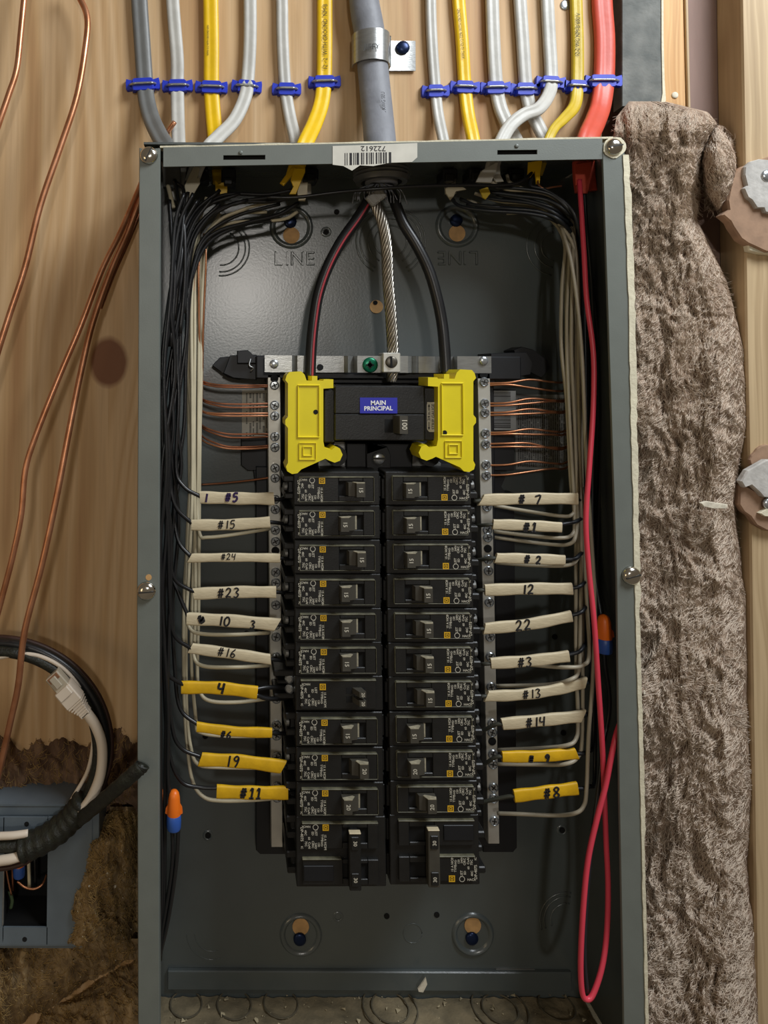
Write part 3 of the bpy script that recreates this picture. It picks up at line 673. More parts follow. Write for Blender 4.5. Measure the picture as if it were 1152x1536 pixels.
# big bare copper wires on the left
def wire(name, pts, dia, m, label, cat='wire', group=None, n=8, sub=6, parent=None):
    mb = MB(); mb.sweep(path(pts, sub), circ(dia/2000, n))
    o = mb.build(name, m, parent, smooth=True)
    if parent is None: tag(o, label, cat, group)
    return o
wire('copper_wire', [(42, -50, 20), (36, 0, 22), (31, 50, 24), (25, 104, 26), (13, 142, 28), (0, 180, 30), (-20, 240, 30), (-70, 400, 30), (-110, 560, 28)], 5.2, COP, 'bare copper wire at the top left corner leaving the frame', n=12)
wire('copper_wire', [(105, -25, 14), (121, 0, 16), (131, 28, 20), (128, 72, 24), (115, 146, 28), (90, 222, 32), (60, 310, 36), (38, 400, 40), (15, 470, 42), (-4, 530, 44), (-25, 600, 44), (-60, 740, 42), (-90, 900, 38)], 5.4, COP, 'bare copper wire curving from the top left down to the left edge', n=12)
wire('copper_wire', [(214, 270, 14), (205, 292, 18), (180, 350, 28), (153, 405, 36), (121, 489, 44), (90, 562, 50), (55, 650, 56), (38, 705, 58), (32, 770, 60), (20, 830, 60), (6, 885, 58), (-12, 950, 56), (-45, 1060, 50), (-90, 1180, 40)], 4.9, COP, 'bare copper wire leaving the panel side, left one of the long pair', n=12)
wire('copper_wire', [(218, 285, 16), (208, 305, 20), (191, 350, 24), (167, 405, 32), (139, 485, 42), (121, 560, 50), (104, 645, 58), (84, 750, 64), (62, 850, 66), (42, 925, 66), (34, 965, 66), (27, 1030, 64), (14, 1090, 60), (-2, 1160, 54), (-20, 1220, 60), (-55, 1300, 66), (-100, 1400, 60)], 5.1, COP, 'bare copper wire passing in front of the black coil, right one of the long pair', n=12)
wire('copper_wire', [(222, 295, 10), (210, 318, 14), (187, 372, 18), (170, 410, 25), (150, 462, 33)], 4.4, COPD, 'short dark copper wire between the upper ends of the long pair', n=10)

# ------------------------------------------------------------------ grey metal box lower left with its wires
BX = empty('metal_box', P(60, 1420, 0), 'blue-grey metal junction box with a rectangular opening at the lower left', 'junction box')
mb = MB(); H0 = 46
for r in ((-60, 1226, 5, 1417), (71, 1226, 137, 1417)): mb.pbox(*r, H0, H0-1.4, 0)
mb.pbox(5, 1226, 71, 1256, H0, H0-1.4); mb.pbox(5, 1391, 71, 1417, H0, H0-1.4)
mb.build('front_plate', BOXB, BX)
mb = MB(); mb.pprism([(-60, 1206), (149, 1206), (149, 1211), (145, 1224), (137, 1228), (-60, 1228)], H0-6, H0-9, 0); mb.pbox(-60, 1206, 150, 1209, H0-5, 4)
mb.build('top_side', BOXB, BX)
mb = MB(); mb.pprism([(136, 1226), (149, 1206), (149, 1255), (140, 1300), (137, 1360)], H0-1, 4, 1); mb.build('right_side', BOXB, BX)
mb = MB(); a = P(-60, 1417, H0); c = P(128, 1417, H0); mb.sweep([Vector((a.x, a.y+.004, a.z)), Vector((c.x, c.y+.004, c.z))], circ(.004, 14)); mb.pbox(-60, 1416, 128, 1422, H0-5, 4)
mb.build('bottom_edge', BOXB, BX, auto=40)
mb = MB(); mb.pbox(-60, 1228, 134, 1416, 8, 6); mb.pbox(-4, 1250, 4, 1396, H0-2, 8); mb.pbox(72, 1250, 76, 1396, H0-2, 8); mb.pbox(-4, 1393, 76, 1397, H0-2, 8); mb.build('box_interior_shade', HOLE, BX)  # inside coloured near-black in place of its own shade
mb = MB(); mb.pbox(4.2, 1290, 5.6, 1388, H0+.4, H0-1.5); mb.build('cut_edge', STEEL, BX)
mb = MB(); mb.disc(40, 1236, H0, 3.6, .15, 14); mb.disc(37, 1409, H0, 3.6, .15, 14); mb.build('screw_hole', HOLE, BX)
for pts, d, m, l in (([(8, 1296, 40), (12, 1320, 40), (17, 1342, 38)], 1.7, COP, 'thin copper wire slanting at the left inside the grey box'),
                   ([(26, 1322, 42), (38, 1331, 42), (52, 1333, 42), (64, 1326, 40), (70, 1312, 34)], 1.7, COP, 'curved copper wire end in the opening of grey box'),
                   ([(43, 1290, 38), (44, 1330, 36)], 2.8, WW, 'white wire hanging inside the opening of the grey box'),
                   ([(18, 1290, 36), (19, 1335, 34)], 2.6, COPD, 'brown wire hanging inside the opening of the grey box'),
                   ([(52, 1285, 34), (53, 1330, 30)], 2.8, WB, 'black wire hanging inside the opening of the grey box'),
                   ([(14, 1336, 34), (18, 1350, 34), (16, 1362, 34)], 3., mat('green_wire', '4A5A3C', .5), 'greenish wire tip low inside the grey box')):
    wire('box_wire', pts, d, m, l)
def nut(px, py, h, lpx, wpx, label, tilt=0, wings=True):
    e = empty('wire_nut', P(px, py+lpx*.5, h), label, 'wire nut')
    k = K(px, py, h); ax = Vector((math.sin(math.radians(tilt)), 0, math.cos(math.radians(tilt)))); c = P(px, py, h)
    R = wpx*k/2; Ln = lpx*k; b = c-ax*Ln/2
    mb = MB(); mb.lathe(b, ax, [(R*.86, 0), (R*.97, Ln*.05), (R, Ln*.2), (R*.97, Ln*.36), (R*.9, Ln*.38)], 20); mb.build('blue_skirt', BLUEN, e, auto=50)
    mb = MB(); mb.lathe(b, ax, [(R*.9, Ln*.36), (R*.95, Ln*.4), (R*.86, Ln*.62), (R*.78, Ln*.82), (R*.66, Ln*.92), (R*.4, Ln*.98), (R*.1, Ln)], 20)
    if wings:
        s = Vector((1, 0, 0))
        for sg in (-1, 1):
            p = [b+ax*Ln*.38+s*sg*R*.8, b+ax*Ln*.42+s*sg*R*1.18, b+ax*Ln*.55+s*sg*R*1.1, b+ax*Ln*.66+s*sg*R*.75]
            mb.prism([(q.x, q.z) for q in p], c.y-R*.2, c.y+R*.2)
    mb.build('orange_cap', ORANGE, e, auto=50)
    return e
nut(29, 1292, 38, 44, 18, 'blue wire connector inside the opening of the grey box', 0, False)

# cable coil
def ell(cx, cy, rx, ry, a0, a1, h, n=14): return [(cx+rx*math.cos(math.radians(a0+(a1-a0)*i/n)), cy-ry*math.sin(math.radians(a0+(a1-a0)*i/n)), h) for i in range(n+1)]
wire('coil_cable', ell(-5, 1118, 172, 162, 255, -64, 40), 4.6, BRN, 'brown outermost cable turn of the coil', n=10)
wire('coil_cable', ell(-5, 1120, 164, 156, 255, -70, 46), 7.5, WB, 'outer black cable turn of the coil at lower left', n=12)
wire('coil_cable', ell(-5, 1126, 152, 149, 255, -74, 50), 8.6, TAPE, 'inner thick black cable turn of the coil at lower left', n=12)
wire('network_cable', [(-30, 988, 50), (0, 986, 52), (30, 981, 52), (62, 985, 52), (95, 1003, 52), (120, 1033, 50), (136, 1070, 48), (140, 1110, 48), (132, 1155, 48), (112, 1192, 50), (104, 1206, 50)], 3.2, ETH, 'pale network cable turn along the inside of the coil', n=10)
wire('network_cable', [(-30, 1256, 62), (0, 1254, 62), (20, 1253, 62), (42, 1250, 60)], 5.6, ETH, 'pale cable entering the black tape wrap above, at the left edge', n=10)
wire('network_cable', [(-30, 1297, 66), (0, 1291, 66), (18, 1288, 66), (38, 1281, 64)], 7.2, ETH, 'thick pale cable leaving the lower end of the black tape wrap', n=10)
wire('coil_cable', [(-30, 1272, 60), (0, 1269, 60), (25, 1268, 60), (48, 1262, 58)], 9.5, TAPE, 'thick black cable leaving the tape wrap at left edge', n=12)
wire('coil_cable', [(-20, 1304, 58), (10, 1302, 58), (38, 1294, 58), (56, 1280, 56)], 3.6, BRN, 'thin brown cable under the tape wrap above the grey box', n=10)
# tape wrap
pp = path([(33, 1272, 58), (60, 1262, 58), (90, 1243, 57), (112, 1222, 56), (127, 1200, 55)], 8)
mb = MB(); rn = random.Random(2)
mb.sweep(pp, circ(.0096, 20, .011), flat=True, rad=[1+.05*math.sin(i*1.7)+rn.uniform(-.02, .02) for i in range(len(pp))])
tag(mb.build('tape_wrap', TAPE, smooth=True), 'black tape wrapped around the cable bundle at the bottom of the coil', 'tape')
pp = path([(98, 1246, 52), (125, 1225, 66), (150, 1204, 84), (178, 1180, 98), (203, 1158, 103), (212, 1150, 103), (214, 1147, 103)], 8)
mb = MB(); mb.sweep(pp, circ(.0052, 14, .0036), flat=True, rad=[1.05-.2*abs(math.sin(i*.7))*.5+(-.35 if i > len(pp)-3 else 0) for i in range(len(pp))])
tag(mb.build('cable_end', TAPE, smooth=True), 'fuzzy black tape-wrapped cable end resting on left rail of the panel', 'cable')
# plug, boot, cord
e = empty('network_plug', P(105, 1045, 60), 'pale network cable with a booted clear plug inside the coil', 'plug')
pp = path([(128, 1066, 60), (144, 1090, 60), (153, 1120, 60), (151, 1160, 62), (138, 1195, 63), (122, 1218, 63)], 8)
mb = MB(); mb.sweep(pp, circ(.0040, 12)); mb.build('cord', ETH, e, smooth=True)
def oriented(px, py, h, ang, parts):
    """ang: image angle of +u axis; parts (u0,u1,v0,v1,w0,w1) in px/mm; returns MB"""
    mb = MB(); c = P(px, py, h); k = K(px, py, h); a = math.radians(ang)
    U = Vector((math.cos(a), 0, math.sin(a))); V_ = Vector((-math.sin(a), 0, math.cos(a)))
    for (u0, u1, v0, v1, w0, w1, bev) in parts:
        t = MB(); t.box(u0*k, u1*k, -w1/1000, -w0/1000, v0*k, v1*k, bev/1000)
        mb.add([c+U*v.x+V_*v.z+Vector((0, v.y, 0)) for v in t.v], t.f)
    return mb
A = -48
mb = oriented(105, 1042, 60, A, [(-16, 14, -14, 14, -6, 6, .8), (-16, -2, -11, 11, 5, 8, .5)]); mb.build('boot', ETH, e)
mb = oriented(105, 1042, 60, A, [(14+4.2*i, 16.6+4.2*i, -13+i*1.3, 13-i*1.3, -5.5+i*.3, 5.5-i*.3, .4) for i in range(6)]+[(12, 38, -8, 8, -4, 4, .5)]); mb.build('strain_relief_rib', ETH, e)
mb = oriented(105, 1042, 60, A, [(-41, -14, -11.5, 11.5, -5, 3.6, .7), (-38, -20, -5, 5, 3.4, 5.4, .4)]); mb.build('clear_housing', CLEAR, e)
mb = oriented(105, 1042, 60, A, [(-40, -31, -8+i*2.3, -7+i*2.3, 3.7, 4.2, .0) for i in range(8)]); mb.build('contact', COP, e)

# ------------------------------------------------------------------ interior plastic base
BS = empty('breaker_mount_base', P(575, 1280, 2), 'black plastic interior base carrying the breakers and the neutral bars', 'breaker base')
mb = MB(); mb.pprism([(384, 700), (384, 1276), (390, 1282), (438, 1282), (438, 700)], 18, 3, 1); mb.pprism([(725, 740), (772, 740), (776, 1272), (770, 1279), (725, 1279)], 18, 3, 1); mb.pbox(425, 560, 745, 1270, 30, 3, 1)
mb.build('base_plate', BLK2, BS)
mb = MB(); mb.pbox(384, 534, 782, 569, 40, 5, 1); mb.pbox(400, 562, 744, 576, 34, 5, 1)
mb.pprism([(335, 560), (345, 533), (385, 532), (385, 570), (350, 567)], 32, 4, 1)
mb.pprism([(318, 548), (330, 536), (350, 534), (366, 560), (360, 570), (342, 566)], 20, 3, 1)
mb.pprism([(356, 526), (372, 525), (384, 536), (384, 545), (356, 545)], 38, 20, 1)
mb.pprism([(736, 530), (790, 528), (800, 545), (796, 562), (774, 566), (736, 566)], 34, 4, 1)
mb.pprism([(770, 525), (782, 520), (800, 524), (822, 540), (826, 552), (812, 567), (798, 560), (780, 548)], 24, 3, 1)
mb.build('end_bracket', BLK2, BS)
mb = MB(); mb.pprism([(362, 656), (404, 656), (404, 706), (372, 706), (362, 698)], 14, 3, 1); mb.pprism([(380, 704), (404, 704), (404, 735), (384, 735)], 12, 3, 1); mb.build('side_tab', BLK2, BS); mb = MB(); mb.pprism([(738, 650), (772, 650), (772, 706), (738, 706)], 24, 3, 1); mb.pprism([(738, 585), (774, 585), (774, 650), (738, 650)], 25, 3, 1)
mb.pprism([(745, 704), (758, 716), (752, 730), (760, 742), (740, 742), (740, 704)], 16, 3)
mb.build('side_tab', BLK2, BS)
wire('spring_clip', [(376, 538, 39), (374, 548, 41), (380, 552, 40), (376, 557, 38)], 1.1, STEEL, '', parent=BS)

# neutral bars with screws
def bar(x0, x1, y0, y1, label, holes, screws, xt):
    e = empty('neutral_bar', P((x0+x1)/2, y1, 30), label, 'neutral bar')
    mb = MB(); mb.pprism([(x0-9.5, y0), (x0+9.5, y0), (x1+8.5, y1), (x1-8.5, y1)], 40, 30, .7); mb.build('bar', ALU, e)
    for y in holes: mb = MB(); mb.disc(xt(y), y, 40.1, 6, .25, 16); mb.build('bar_hole', HOLE, e)
    proto = None; rn = random.Random(len(label))
    for y in screws:
        x = xt(y)
        if proto is None:
            mb = MB(); c = P(x, y, 40.2); k = K(x, y, 40); r = 7.0*k
            mb.lathe(c, (0, -1, 0), [(r, 0), (r, .0009), (r*.82, .0015), (r*.74, .0011), (0.0001, .0012)], 18)
            proto = mb.build('terminal_screw', SCREW, e, auto=30)
            for (a, b) in ((.66, .13), (.13, .5)):
                s = MB(); s.box(c.x-r*a, c.x+r*a, c.y-.00135, c.y-.0010, c.z-r*b, c.z+r*b); sl = s.build('screw_slot', DUSTK, proto)
            base = P(x, y, 40.2); kids = [o for o in bpy.data.objects if o.parent == proto]
            # re-centre so that copies can spin about the screw axis
            off = base-WLOC[e.name]
            for me in {proto.data}: me.transform(Matrix.Translation(-off))
            for kd in kids: kd.data.transform(Matrix.Translation(-off))
            proto.location = off; proto.rotation_euler = (0, rn.uniform(0, 3), 0)
        else:
            c = P(x, y, 40.2)-WLOC[e.name]; q = proto.copy(); COL.objects.link(q); q.parent = e; q.location = c; q.rotation_euler = (0, rn.uniform(0, 3), 0)
            for kd in kids: d = kd.copy(); COL.objects.link(d); d.parent = q
    return e
xL = lambda y: 411.5+(y-560)*4.2/710
xR = lambda y: 725.5+(y-560)*16./690
bar(411, 415.5, 562, 1271, 'left vertical metal neutral bar with its row of screws', [568, 826, 1100], [578, 608, 624, 655, 671, 702, 717, 749, 764, 795, 812, 858, 874, 907, 937, 955, 985, 1000, 1048, 1087, 1103, 1135, 1180, 1196, 1234, 1249][:24], xL)
bar(725.5, 741, 560, 1266, 'right vertical metal neutral bar with its row of screws', [562, 823, 1112], [573, 605, 619, 650, 666, 697, 713, 760, 795, 806, 839, 856, 903, 955, 985, 1030, 1085, 1098, 1131, 1146, 1181, 1197, 1231], xR)

# bright cross strap
e = empty('bonding_strap', P(567, 560, 50), 'bright bent metal strap spanning the top of both neutral bars', 'metal strap')
mb = MB()
prof = [(397, 56), (438, 56), (446, 50), (462, 50), (468, 46), (516, 46), (522, 52), (530, 46), (536, 54), (612, 54), (618, 46), (624, 50), (628, 46), (662, 46), (668, 52), (680, 46), (686, 54), (737, 54)]
pts = [P(x, 547, h) for x, h in prof]; z1 = P(567, 534, 50).z; z0 = P(567, 559, 50).z
vs = []; n = len(pts)
for q in pts:
    for (dy, z) in ((0, z0), (0, z1), (.0016, z1), (.0016, z0)): vs.append((q.x, q.y+dy, z))
fs = [(0, 1, 2, 3), ((n-1)*4+3, (n-1)*4+2, (n-1)*4+1, (n-1)*4)]
for i in range(n-1):
    for j in range(4): fs.append((i*4+j, i*4+(j+1) % 4, (i+1)*4+(j+1) % 4, (i+1)*4+j))
mb.add(vs, fs); mb.build('strap', STEEL, e)
mb = MB(); mb.disc(411, 546, 56, 6.8, 2, 18, 1); mb.build('rivet', SCREW, e, smooth=True)
mb = MB(); mb.disc(725, 541, 54, 6.8, 2, 18, 1); mb.build('rivet', SCREW, e, smooth=True)
mb = MB(); mb.disc(480, 551, 46.2, 5, .3, 18); mb.build('strap_hole', HOLE, e)
mb = MB(); mb.disc(555, 547.5, 54, 11.5, 1.8, 22, 1); g = mb.build('green_screw', GSCREW, e, smooth=True)
mb = MB(); c = P(555, 547.5, 55.9); k = K(555, 547, 56)
for a, b in ((6, 1.4), (1.4, 6), (3.4, 3.4)): mb.box(c.x-a*k, c.x+a*k, c.y-.0002, c.y+.001, c.z-b*k, c.z+b*k)
mb.build('cross_recess', HOLE, g)
mb = MB(); mb.pbox(574, 529, 601, 559, 62, 46, .8); lg = mb.build('lug_block', ALU, e)
mb = MB(); mb.disc(587, 543, 62, 9, 1.6, 20, 1); mb.build('lug_screw', mat('dark_lug_screw', '6A655C', .4, .8, .2, 200), lg, smooth=True)
mb = MB(); mb.pbox(585.6, 535, 588.6, 551, 63.9, 63); mb.build('lug_slot', HOLE, lg)

# service conductors
mb = None
core = path([(556, 285, 50), (563, 305, 56), (574, 335, 60), (580, 375, 60), (582, 420, 58), (586, 470, 56), (589, 520, 54), (589, 545, 54), (588, 560, 53), (587, 572, 52)], 10)
e = empty('stranded_neutral', core[-1], 'bare stranded aluminium conductor running down the centre to the lug', 'conductor')
NS = 9
for s_ in range(NS):
    pts = []; L = 0
    for i, p in enumerate(core):
        if i: L += (core[i]-core[i-1]).length
        t = (core[min(i+1, len(core)-1)]-core[max(i-1, 0)]).normalized(); a_ = t.cross(Vector((0, -1, 0))).normalized(); b2 = a_.cross(t)
        an = 2*math.pi*s_/NS-L/.034*2*math.pi*.8; wd = 1.0-.25*max(0, (i/len(core)-.9)*10)
        pts.append(p+(a_*math.cos(an)+b2*math.sin(an))*.0034*wd)
    q = MB(); q.sweep(pts, circ(.00128, 7)); q.build('strand', mat('aluminium_strand', 'B5AFA4', .35, 1, .25, 90) if s_ == 0 else MATS['aluminium_strand'], e, smooth=True)
k50 = K(560, 400, 50)
def conductor(pts, label, stripe):
    mb = MB(); pp = path(pts, 8); mb.sweep(pp, circ(.0044, 16)); o = tag(mb.build('service_conductor', WB, smooth=True), label, 'conductor')
    if stripe:
        mb = MB(); q = []
        for i, p in enumerate(pp):
            t = (pp[min(i+1, len(pp)-1)]-pp[max(i-1, 0)]).normalized(); a = t.cross(Vector((0, -1, 0))).normalized(); q.append(p-a*.0012+Vector((0, -.00425, 0)))
        mb.sweep(q, circ(.0009, 6, .0003), flat=True); mb.build('red_stripe', mat('red_stripe', '9C2F38', .4), o, smooth=True)
conductor([(562, 280, 46), (553, 300, 52), (536, 328, 56), (512, 362, 58), (492, 400, 58), (478, 440, 58), (471, 480, 58), (467, 520, 60), (465, 568, 62)], 'black service conductor with a red stripe, curving left from the connector', True)
conductor([(583, 280, 46), (593, 305, 52), (605, 335, 56), (625, 368, 58), (643, 405, 58), (655, 445, 58), (663, 485, 58), (667, 525, 60), (669, 562, 62)], 'plain black service conductor curving right from the connector', False)
# frayed filler at the connector
mb = MB(); rn = random.Random(6)
for i in range(26):
    a = rn.uniform(-1, 1); x = 568+a*34
    mb.sweep(path([(x*.3+568*.7, 276, 50), (x, 286+rn.uniform(-3, 3), 56), (x+rn.uniform(-6, 6)+a*5, 300+rn.uniform(-4, 8), 58)], 4), circ(.00035, 4))
stuff(tag(mb.build('frayed_fibres', SEC, smooth=True), 'frayed fibres of the service cable jacket at the connector mouth', 'fibres'))
mb = oriented(563, 297, 58, 38, [(-14, 14, -9, 9, 0, 5, 1.2), (-10, -8, -9.2, 9.2, -.2, 5.3, .2), (-2, 0, -9.2, 9.2, -.2, 5.3, .2), (6, 8, -9.2, 9.2, -.2, 5.3, .2)])
tag(mb.build('clear_tape', mat('clear_tape', '8E8D89', .25)), 'scrap of clear ribbed tape where the service conductors part', 'tape')

# ------------------------------------------------------------------ main breaker, covers and bus
MBk = empty('main_breaker', P(571, 663, 30), 'large 100 amp main breaker with a blue MAIN PRINCIPAL label', 'breaker')
mb = MB(); mb.pbox(502, 579, 637, 621, 86, 34, .8); mb.pbox(502, 621, 637, 661, 86, 34, .8); mb.build('body', BLK, MBk)
mb = MB(); mb.pbox(486, 584, 503, 664, 80, 34, .8); mb.build('side_shoulder', BLK, MBk); mb = MB(); mb.pbox(636, 581, 656, 661, 82, 34, .8); mb.build('side_shoulder', BLK, MBk)
mb = MB(); mb.pbox(577, 629, 604, 649, 86.15, 85.9); mb.build('toggle_slot', HOLE, MBk)
def toggle(parent, cx, cy, h, k, pts, v0, v1, m=HANDLE, name='toggle', bev=.0004, sg=1, num=None, nx=0, nw=0, nrot=90, ns=8):
    """prism with profile pts (u px, w mm), extruded over v; world coordinates"""
    c = P(cx, cy, h) if parent is not None else Vector((0, 0, 0))
    mb = MB(); n = len(pts)
    a = [(c.x+u*k, c.y-w_/1000, c.z+v0*k) for u, w_ in pts]; b = [(c.x+u*k, c.y-w_/1000, c.z+v1*k) for u, w_ in pts]
    mb.add(a+b, [tuple(range(n)), tuple(range(2*n-1, n-1, -1))]+[(i, (i+1) % n, n+(i+1) % n, n+i) for i in range(n)])
    return mb
mb = toggle(MBk, 590, 635, 86, K(590, 635, 86), [(-2, -3), (4, 9.5), (5, 10), (16, 10), (17, 9.5), (14, -3)], -14, 12); tg = mb.build('toggle', HANDLE, MBk); tg['label'] = 'grey-brown toggle printed 100'
mb = MB(); put_text(mb, '100', P(606.5, 636.5, 96.3), 11*K(600, 636, 96), -90, .02); mb.build('print', PRINT, tg)
mb = MB(); mb.pbox(540, 596.5, 596, 620, 86.6, 86); bl = mb.build('blue_label', BLUEL, MBk); bl['label'] = 'blue label reading MAIN PRINCIPAL'
mb = MB(); put_text(mb, 'MAIN', P(567.5, 604.5, 86.75), 9.4*K(567, 604, 86), 1, .025, 1.0); put_text(mb, 'PRINCIPAL', P(567.5, 612.8, 86.75), 9.0*K(567, 604, 86), 1, .025, 1.0)
mb.build('lettering', mat('white_lettering', 'F2F2F4', .5), bl)
mb = MB(); mb.pprism([(641, 603), (646, 603.5), (652, 603), (653.5, 607), (653.5, 643), (651, 648), (644, 648), (640.5, 644), (640, 608)], 82.6, 82); gl = mb.build('gauge_label', PAPER, MBk)
mb = MB(); kk = K(647, 625, 82); put_text(mb, 'STRIP GAUGE', P(650, 625, 82.7), 6.3*kk, 90, .015, 1.0); put_text(mb, '3/4 in.', P(643.5, 624, 82.7), 5.6*kk, 90, .015, 1.)
for y0, y1 in ((608, 616), (633, 643)): mb.pbox(643, y0, 644, y1, 82.75, 82.6)
for y, s_ in ((607, 1), (644, -1)): mb.pprism([(643.5, y-1*s_), (641.8, y+3*s_), (645.2, y+3*s_)], 82.75, 82.6)
mb.build('lettering', INK, gl)
# base below the main breaker
e = empty('breaker_hold_down', P(568, 708, 30), 'black molded block with a slotted silver screw under the main breaker', 'bracket')
mb = MB(); mb.pbox(519, 664, 619, 709, 52, 30, 1); mb.pprism([(550, 664), (550, 680), (555, 670), (568, 666), (581, 670), (586, 682), (586, 708), (550, 708)], 57, 50, 1); mb.build('block', BLK2, e)
mb = MB(); mb.disc(568.5, 688, 58.5, 9.3, 1.8, 24, 1); s = mb.build('hold_down_screw', SCREW, e, smooth=True)
mb = MB(); mb.pbox(560, 686.5, 577, 689.3, 60.6, 59.5); mb.build('slot', DUSTK, s)
mb = MB(); mb.lathe(P(568.5, 688, 57), (0, -1, 0), [(.0056, 0), (.0056, .0015), (.0047, .0015), (.0047, 0)], 24, cap=False); mb.build('screw_collar', BLK, e)
for sx, lb_ in ((-1, 'shiny metal bus tab under the left yellow cover'), (1, 'shiny metal bus tab under the right yellow cover')):
    o_ = [(502, 662), (518, 662), (519, 690), (526, 703), (532, 710), (477, 710), (477, 690), (490, 685)] if sx < 0 else [(619, 662), (622, 662), (652, 668), (655, 690), (662, 695), (660, 710), (616, 710), (618, 690)]
    mb = MB(); mb.pprism(o_, 46, 36, 1); o = tag(mb.build('bus_tab', STEEL), lb_, 'bus bar')
    mb = MB(); cx = 502 if sx < 0 else 640; mb.disc(cx, 682, 46, 15, 10, 22); mb.build('lug_ring', BLK, o)
YO = [(430, 563), (434, 558), (452, 557), (457, 562), (460, 571), (468, 571), (468, 564), (476, 564), (476, 571), (485, 571), (486, 569), (500, 569), (500, 582), (485, 583), (485, 662), (487, 672), (497, 675), (503, 670), (510, 673), (514, 682), (510, 691), (502, 694), (494, 691), (488, 688), (452, 704), (446, 710), (438, 711), (431, 707), (429, 700), (432, 694), (432, 642), (428, 637), (428, 630), (432, 625), (432, 575), (428, 570)]
def cover(flip, label):
    f = (lambda p: p) if not flip else (lambda p: (1142-p[0], p[1]-3))
    pts = [f(p) for p in YO]
    if not flip: 
        pass
    else: pts = pts[::-1]
    e = empty('lug_cover', P(*f((455, 705)), 60), label, 'cover')
    mb = MB(); mb.pprism(pts, 92, 66, 0); mb.build('shell', YEL, e)
    ms = MB(); r = [f(p) for p in ((446, 577), (480, 577), (480, 657), (446, 657))]
    x0, x1 = sorted((r[0][0], r[1][0])); y0, y1 = r[0][1], r[2][1]
    for a in ((x0, y0, x1, y0+2.2), (x0, y1-2.2, x1, y1), (x0, y0+2.2, x0+2.2, y1-2.2), (x1-2.2, y0+2.2, x1, y1-2.2)): ms.pbox(*a, 93.2, 91.5, .5)
    ms.build('raised_frame', YEL, e)
    c = f((461.5, 677)); ms = MB()
    for hw, hh, t in ((13, 13, 1.0), (7.5, 7.5, 1.6)):
        for a in ((c[0]-hw, c[1]-hh, c[0]+hw, c[1]-hh+t), (c[0]-hw, c[1]+hh-t, c[0]+hw, c[1]+hh), (c[0]-hw, c[1]-hh, c[0]-hw+t, c[1]+hh), (c[0]+hw-t, c[1]-hh, c[0]+hw, c[1]+hh)): ms.pbox(*a, 93., 91.5, .3)
    ms.build('square_emblem', YEL, e)
    ms = MB(); q = (473.5, 618) if not flip else (667, 649); ms.disc(*q, 92, 3.6, .2, 14); ms.build('pin_hole', HOLE, e)
cover(False, 'yellow plastic lug cover left of the main breaker'); cover(True, 'yellow plastic lug cover right of the main breaker')

# ------------------------------------------------------------------ branch breakers
KB = K(650, 950, 85)
def lb(parent, name, boxes, m, bev=.5):
    mb = MB()
    for (u0, u1, v0, v1, w0, w1) in boxes: mb.box(u0*KB, u1*KB, -w1/1000, -w0/1000, v0*KB, v1*KB, bev/1000)
    return mb.build(name, m, parent)
WLOC['_o'] = Vector((0, 0, 0))
def label_mesh(mb, cx=29, cy=1, big=False):
    """rotated fine print: lines read upwards (right column)"""
    k = KB
    def t(s, u, v, sz, rot=90, sx=1.): put_text(mb, s, (u*k, -.00018, v*k), sz*1.12*k, rot, .015, sx)
    for u, v, w_, l in ((-17, 13, 4.6, 'HOM'), (-17, 1, 4.2, '15 A'), (-12.5, 1, 4, 'TYPE'), (-12, 9, 3.8, 'SWD'), (-7.5, 11, 3.8, '120'), (-3, 13, 3.8, '240V'), (-3.5, -6, 4.4, 'LIST'), (1.2, 11, 4.2, 'CIRC'), (1.5, -5, 4, 'ED'), (6.5, 12, 4.2, 'CuAl'), (6.8, 2, 4, '60'), (11.5, 10, 4.2, '75C'), (12, -6, 4.2, '40C'), (17.5, 15, 3.8, 'IC'), (17.5, -4, 5.2, 'DP-4075'), (11, -15, 4.4, '')):
        if l: t(l, cx+u, cy+v, w_)
    t('HACR', cx+11, cy-15, 4.2, 0)
def ring(mb, cu, cv, r, th=.6, n=18):
    k = KB; o_ = [((cu+r*math.cos(2*math.pi*i/n))*k, (cv+r*math.sin(2*math.pi*i/n))*k) for i in range(n)]; q = [((cu+(r-th)*math.cos(2*math.pi*i/n))*k, (cv+(r-th)*math.sin(2*math.pi*i/n))*k) for i in range(n)]
    mb.add([(a, -.00018, b) for a, b in o_+q], [(i, (i+1) % n, n+(i+1) % n, n+i) for i in range(n)])
def sq_logo(parent, cu, cv):
    mb = MB(); k = KB
    for r, th in ((4.6, 1.5), (2.1, 1.1)):
        for a in ((cu-r, cu+r, cv+r-th, cv+r), (cu-r, cu+r, cv-r, cv-r+th), (cu-r, cu-r+th, cv-r+th, cv+r-th), (cu+r-th, cu+r, cv-r+th, cv+r-th)): mb.box(a[0]*k, a[1]*k, -.00025, -.00005, a[2]*k, a[3]*k)
    return mb.build('square_logo', LOGO, parent)
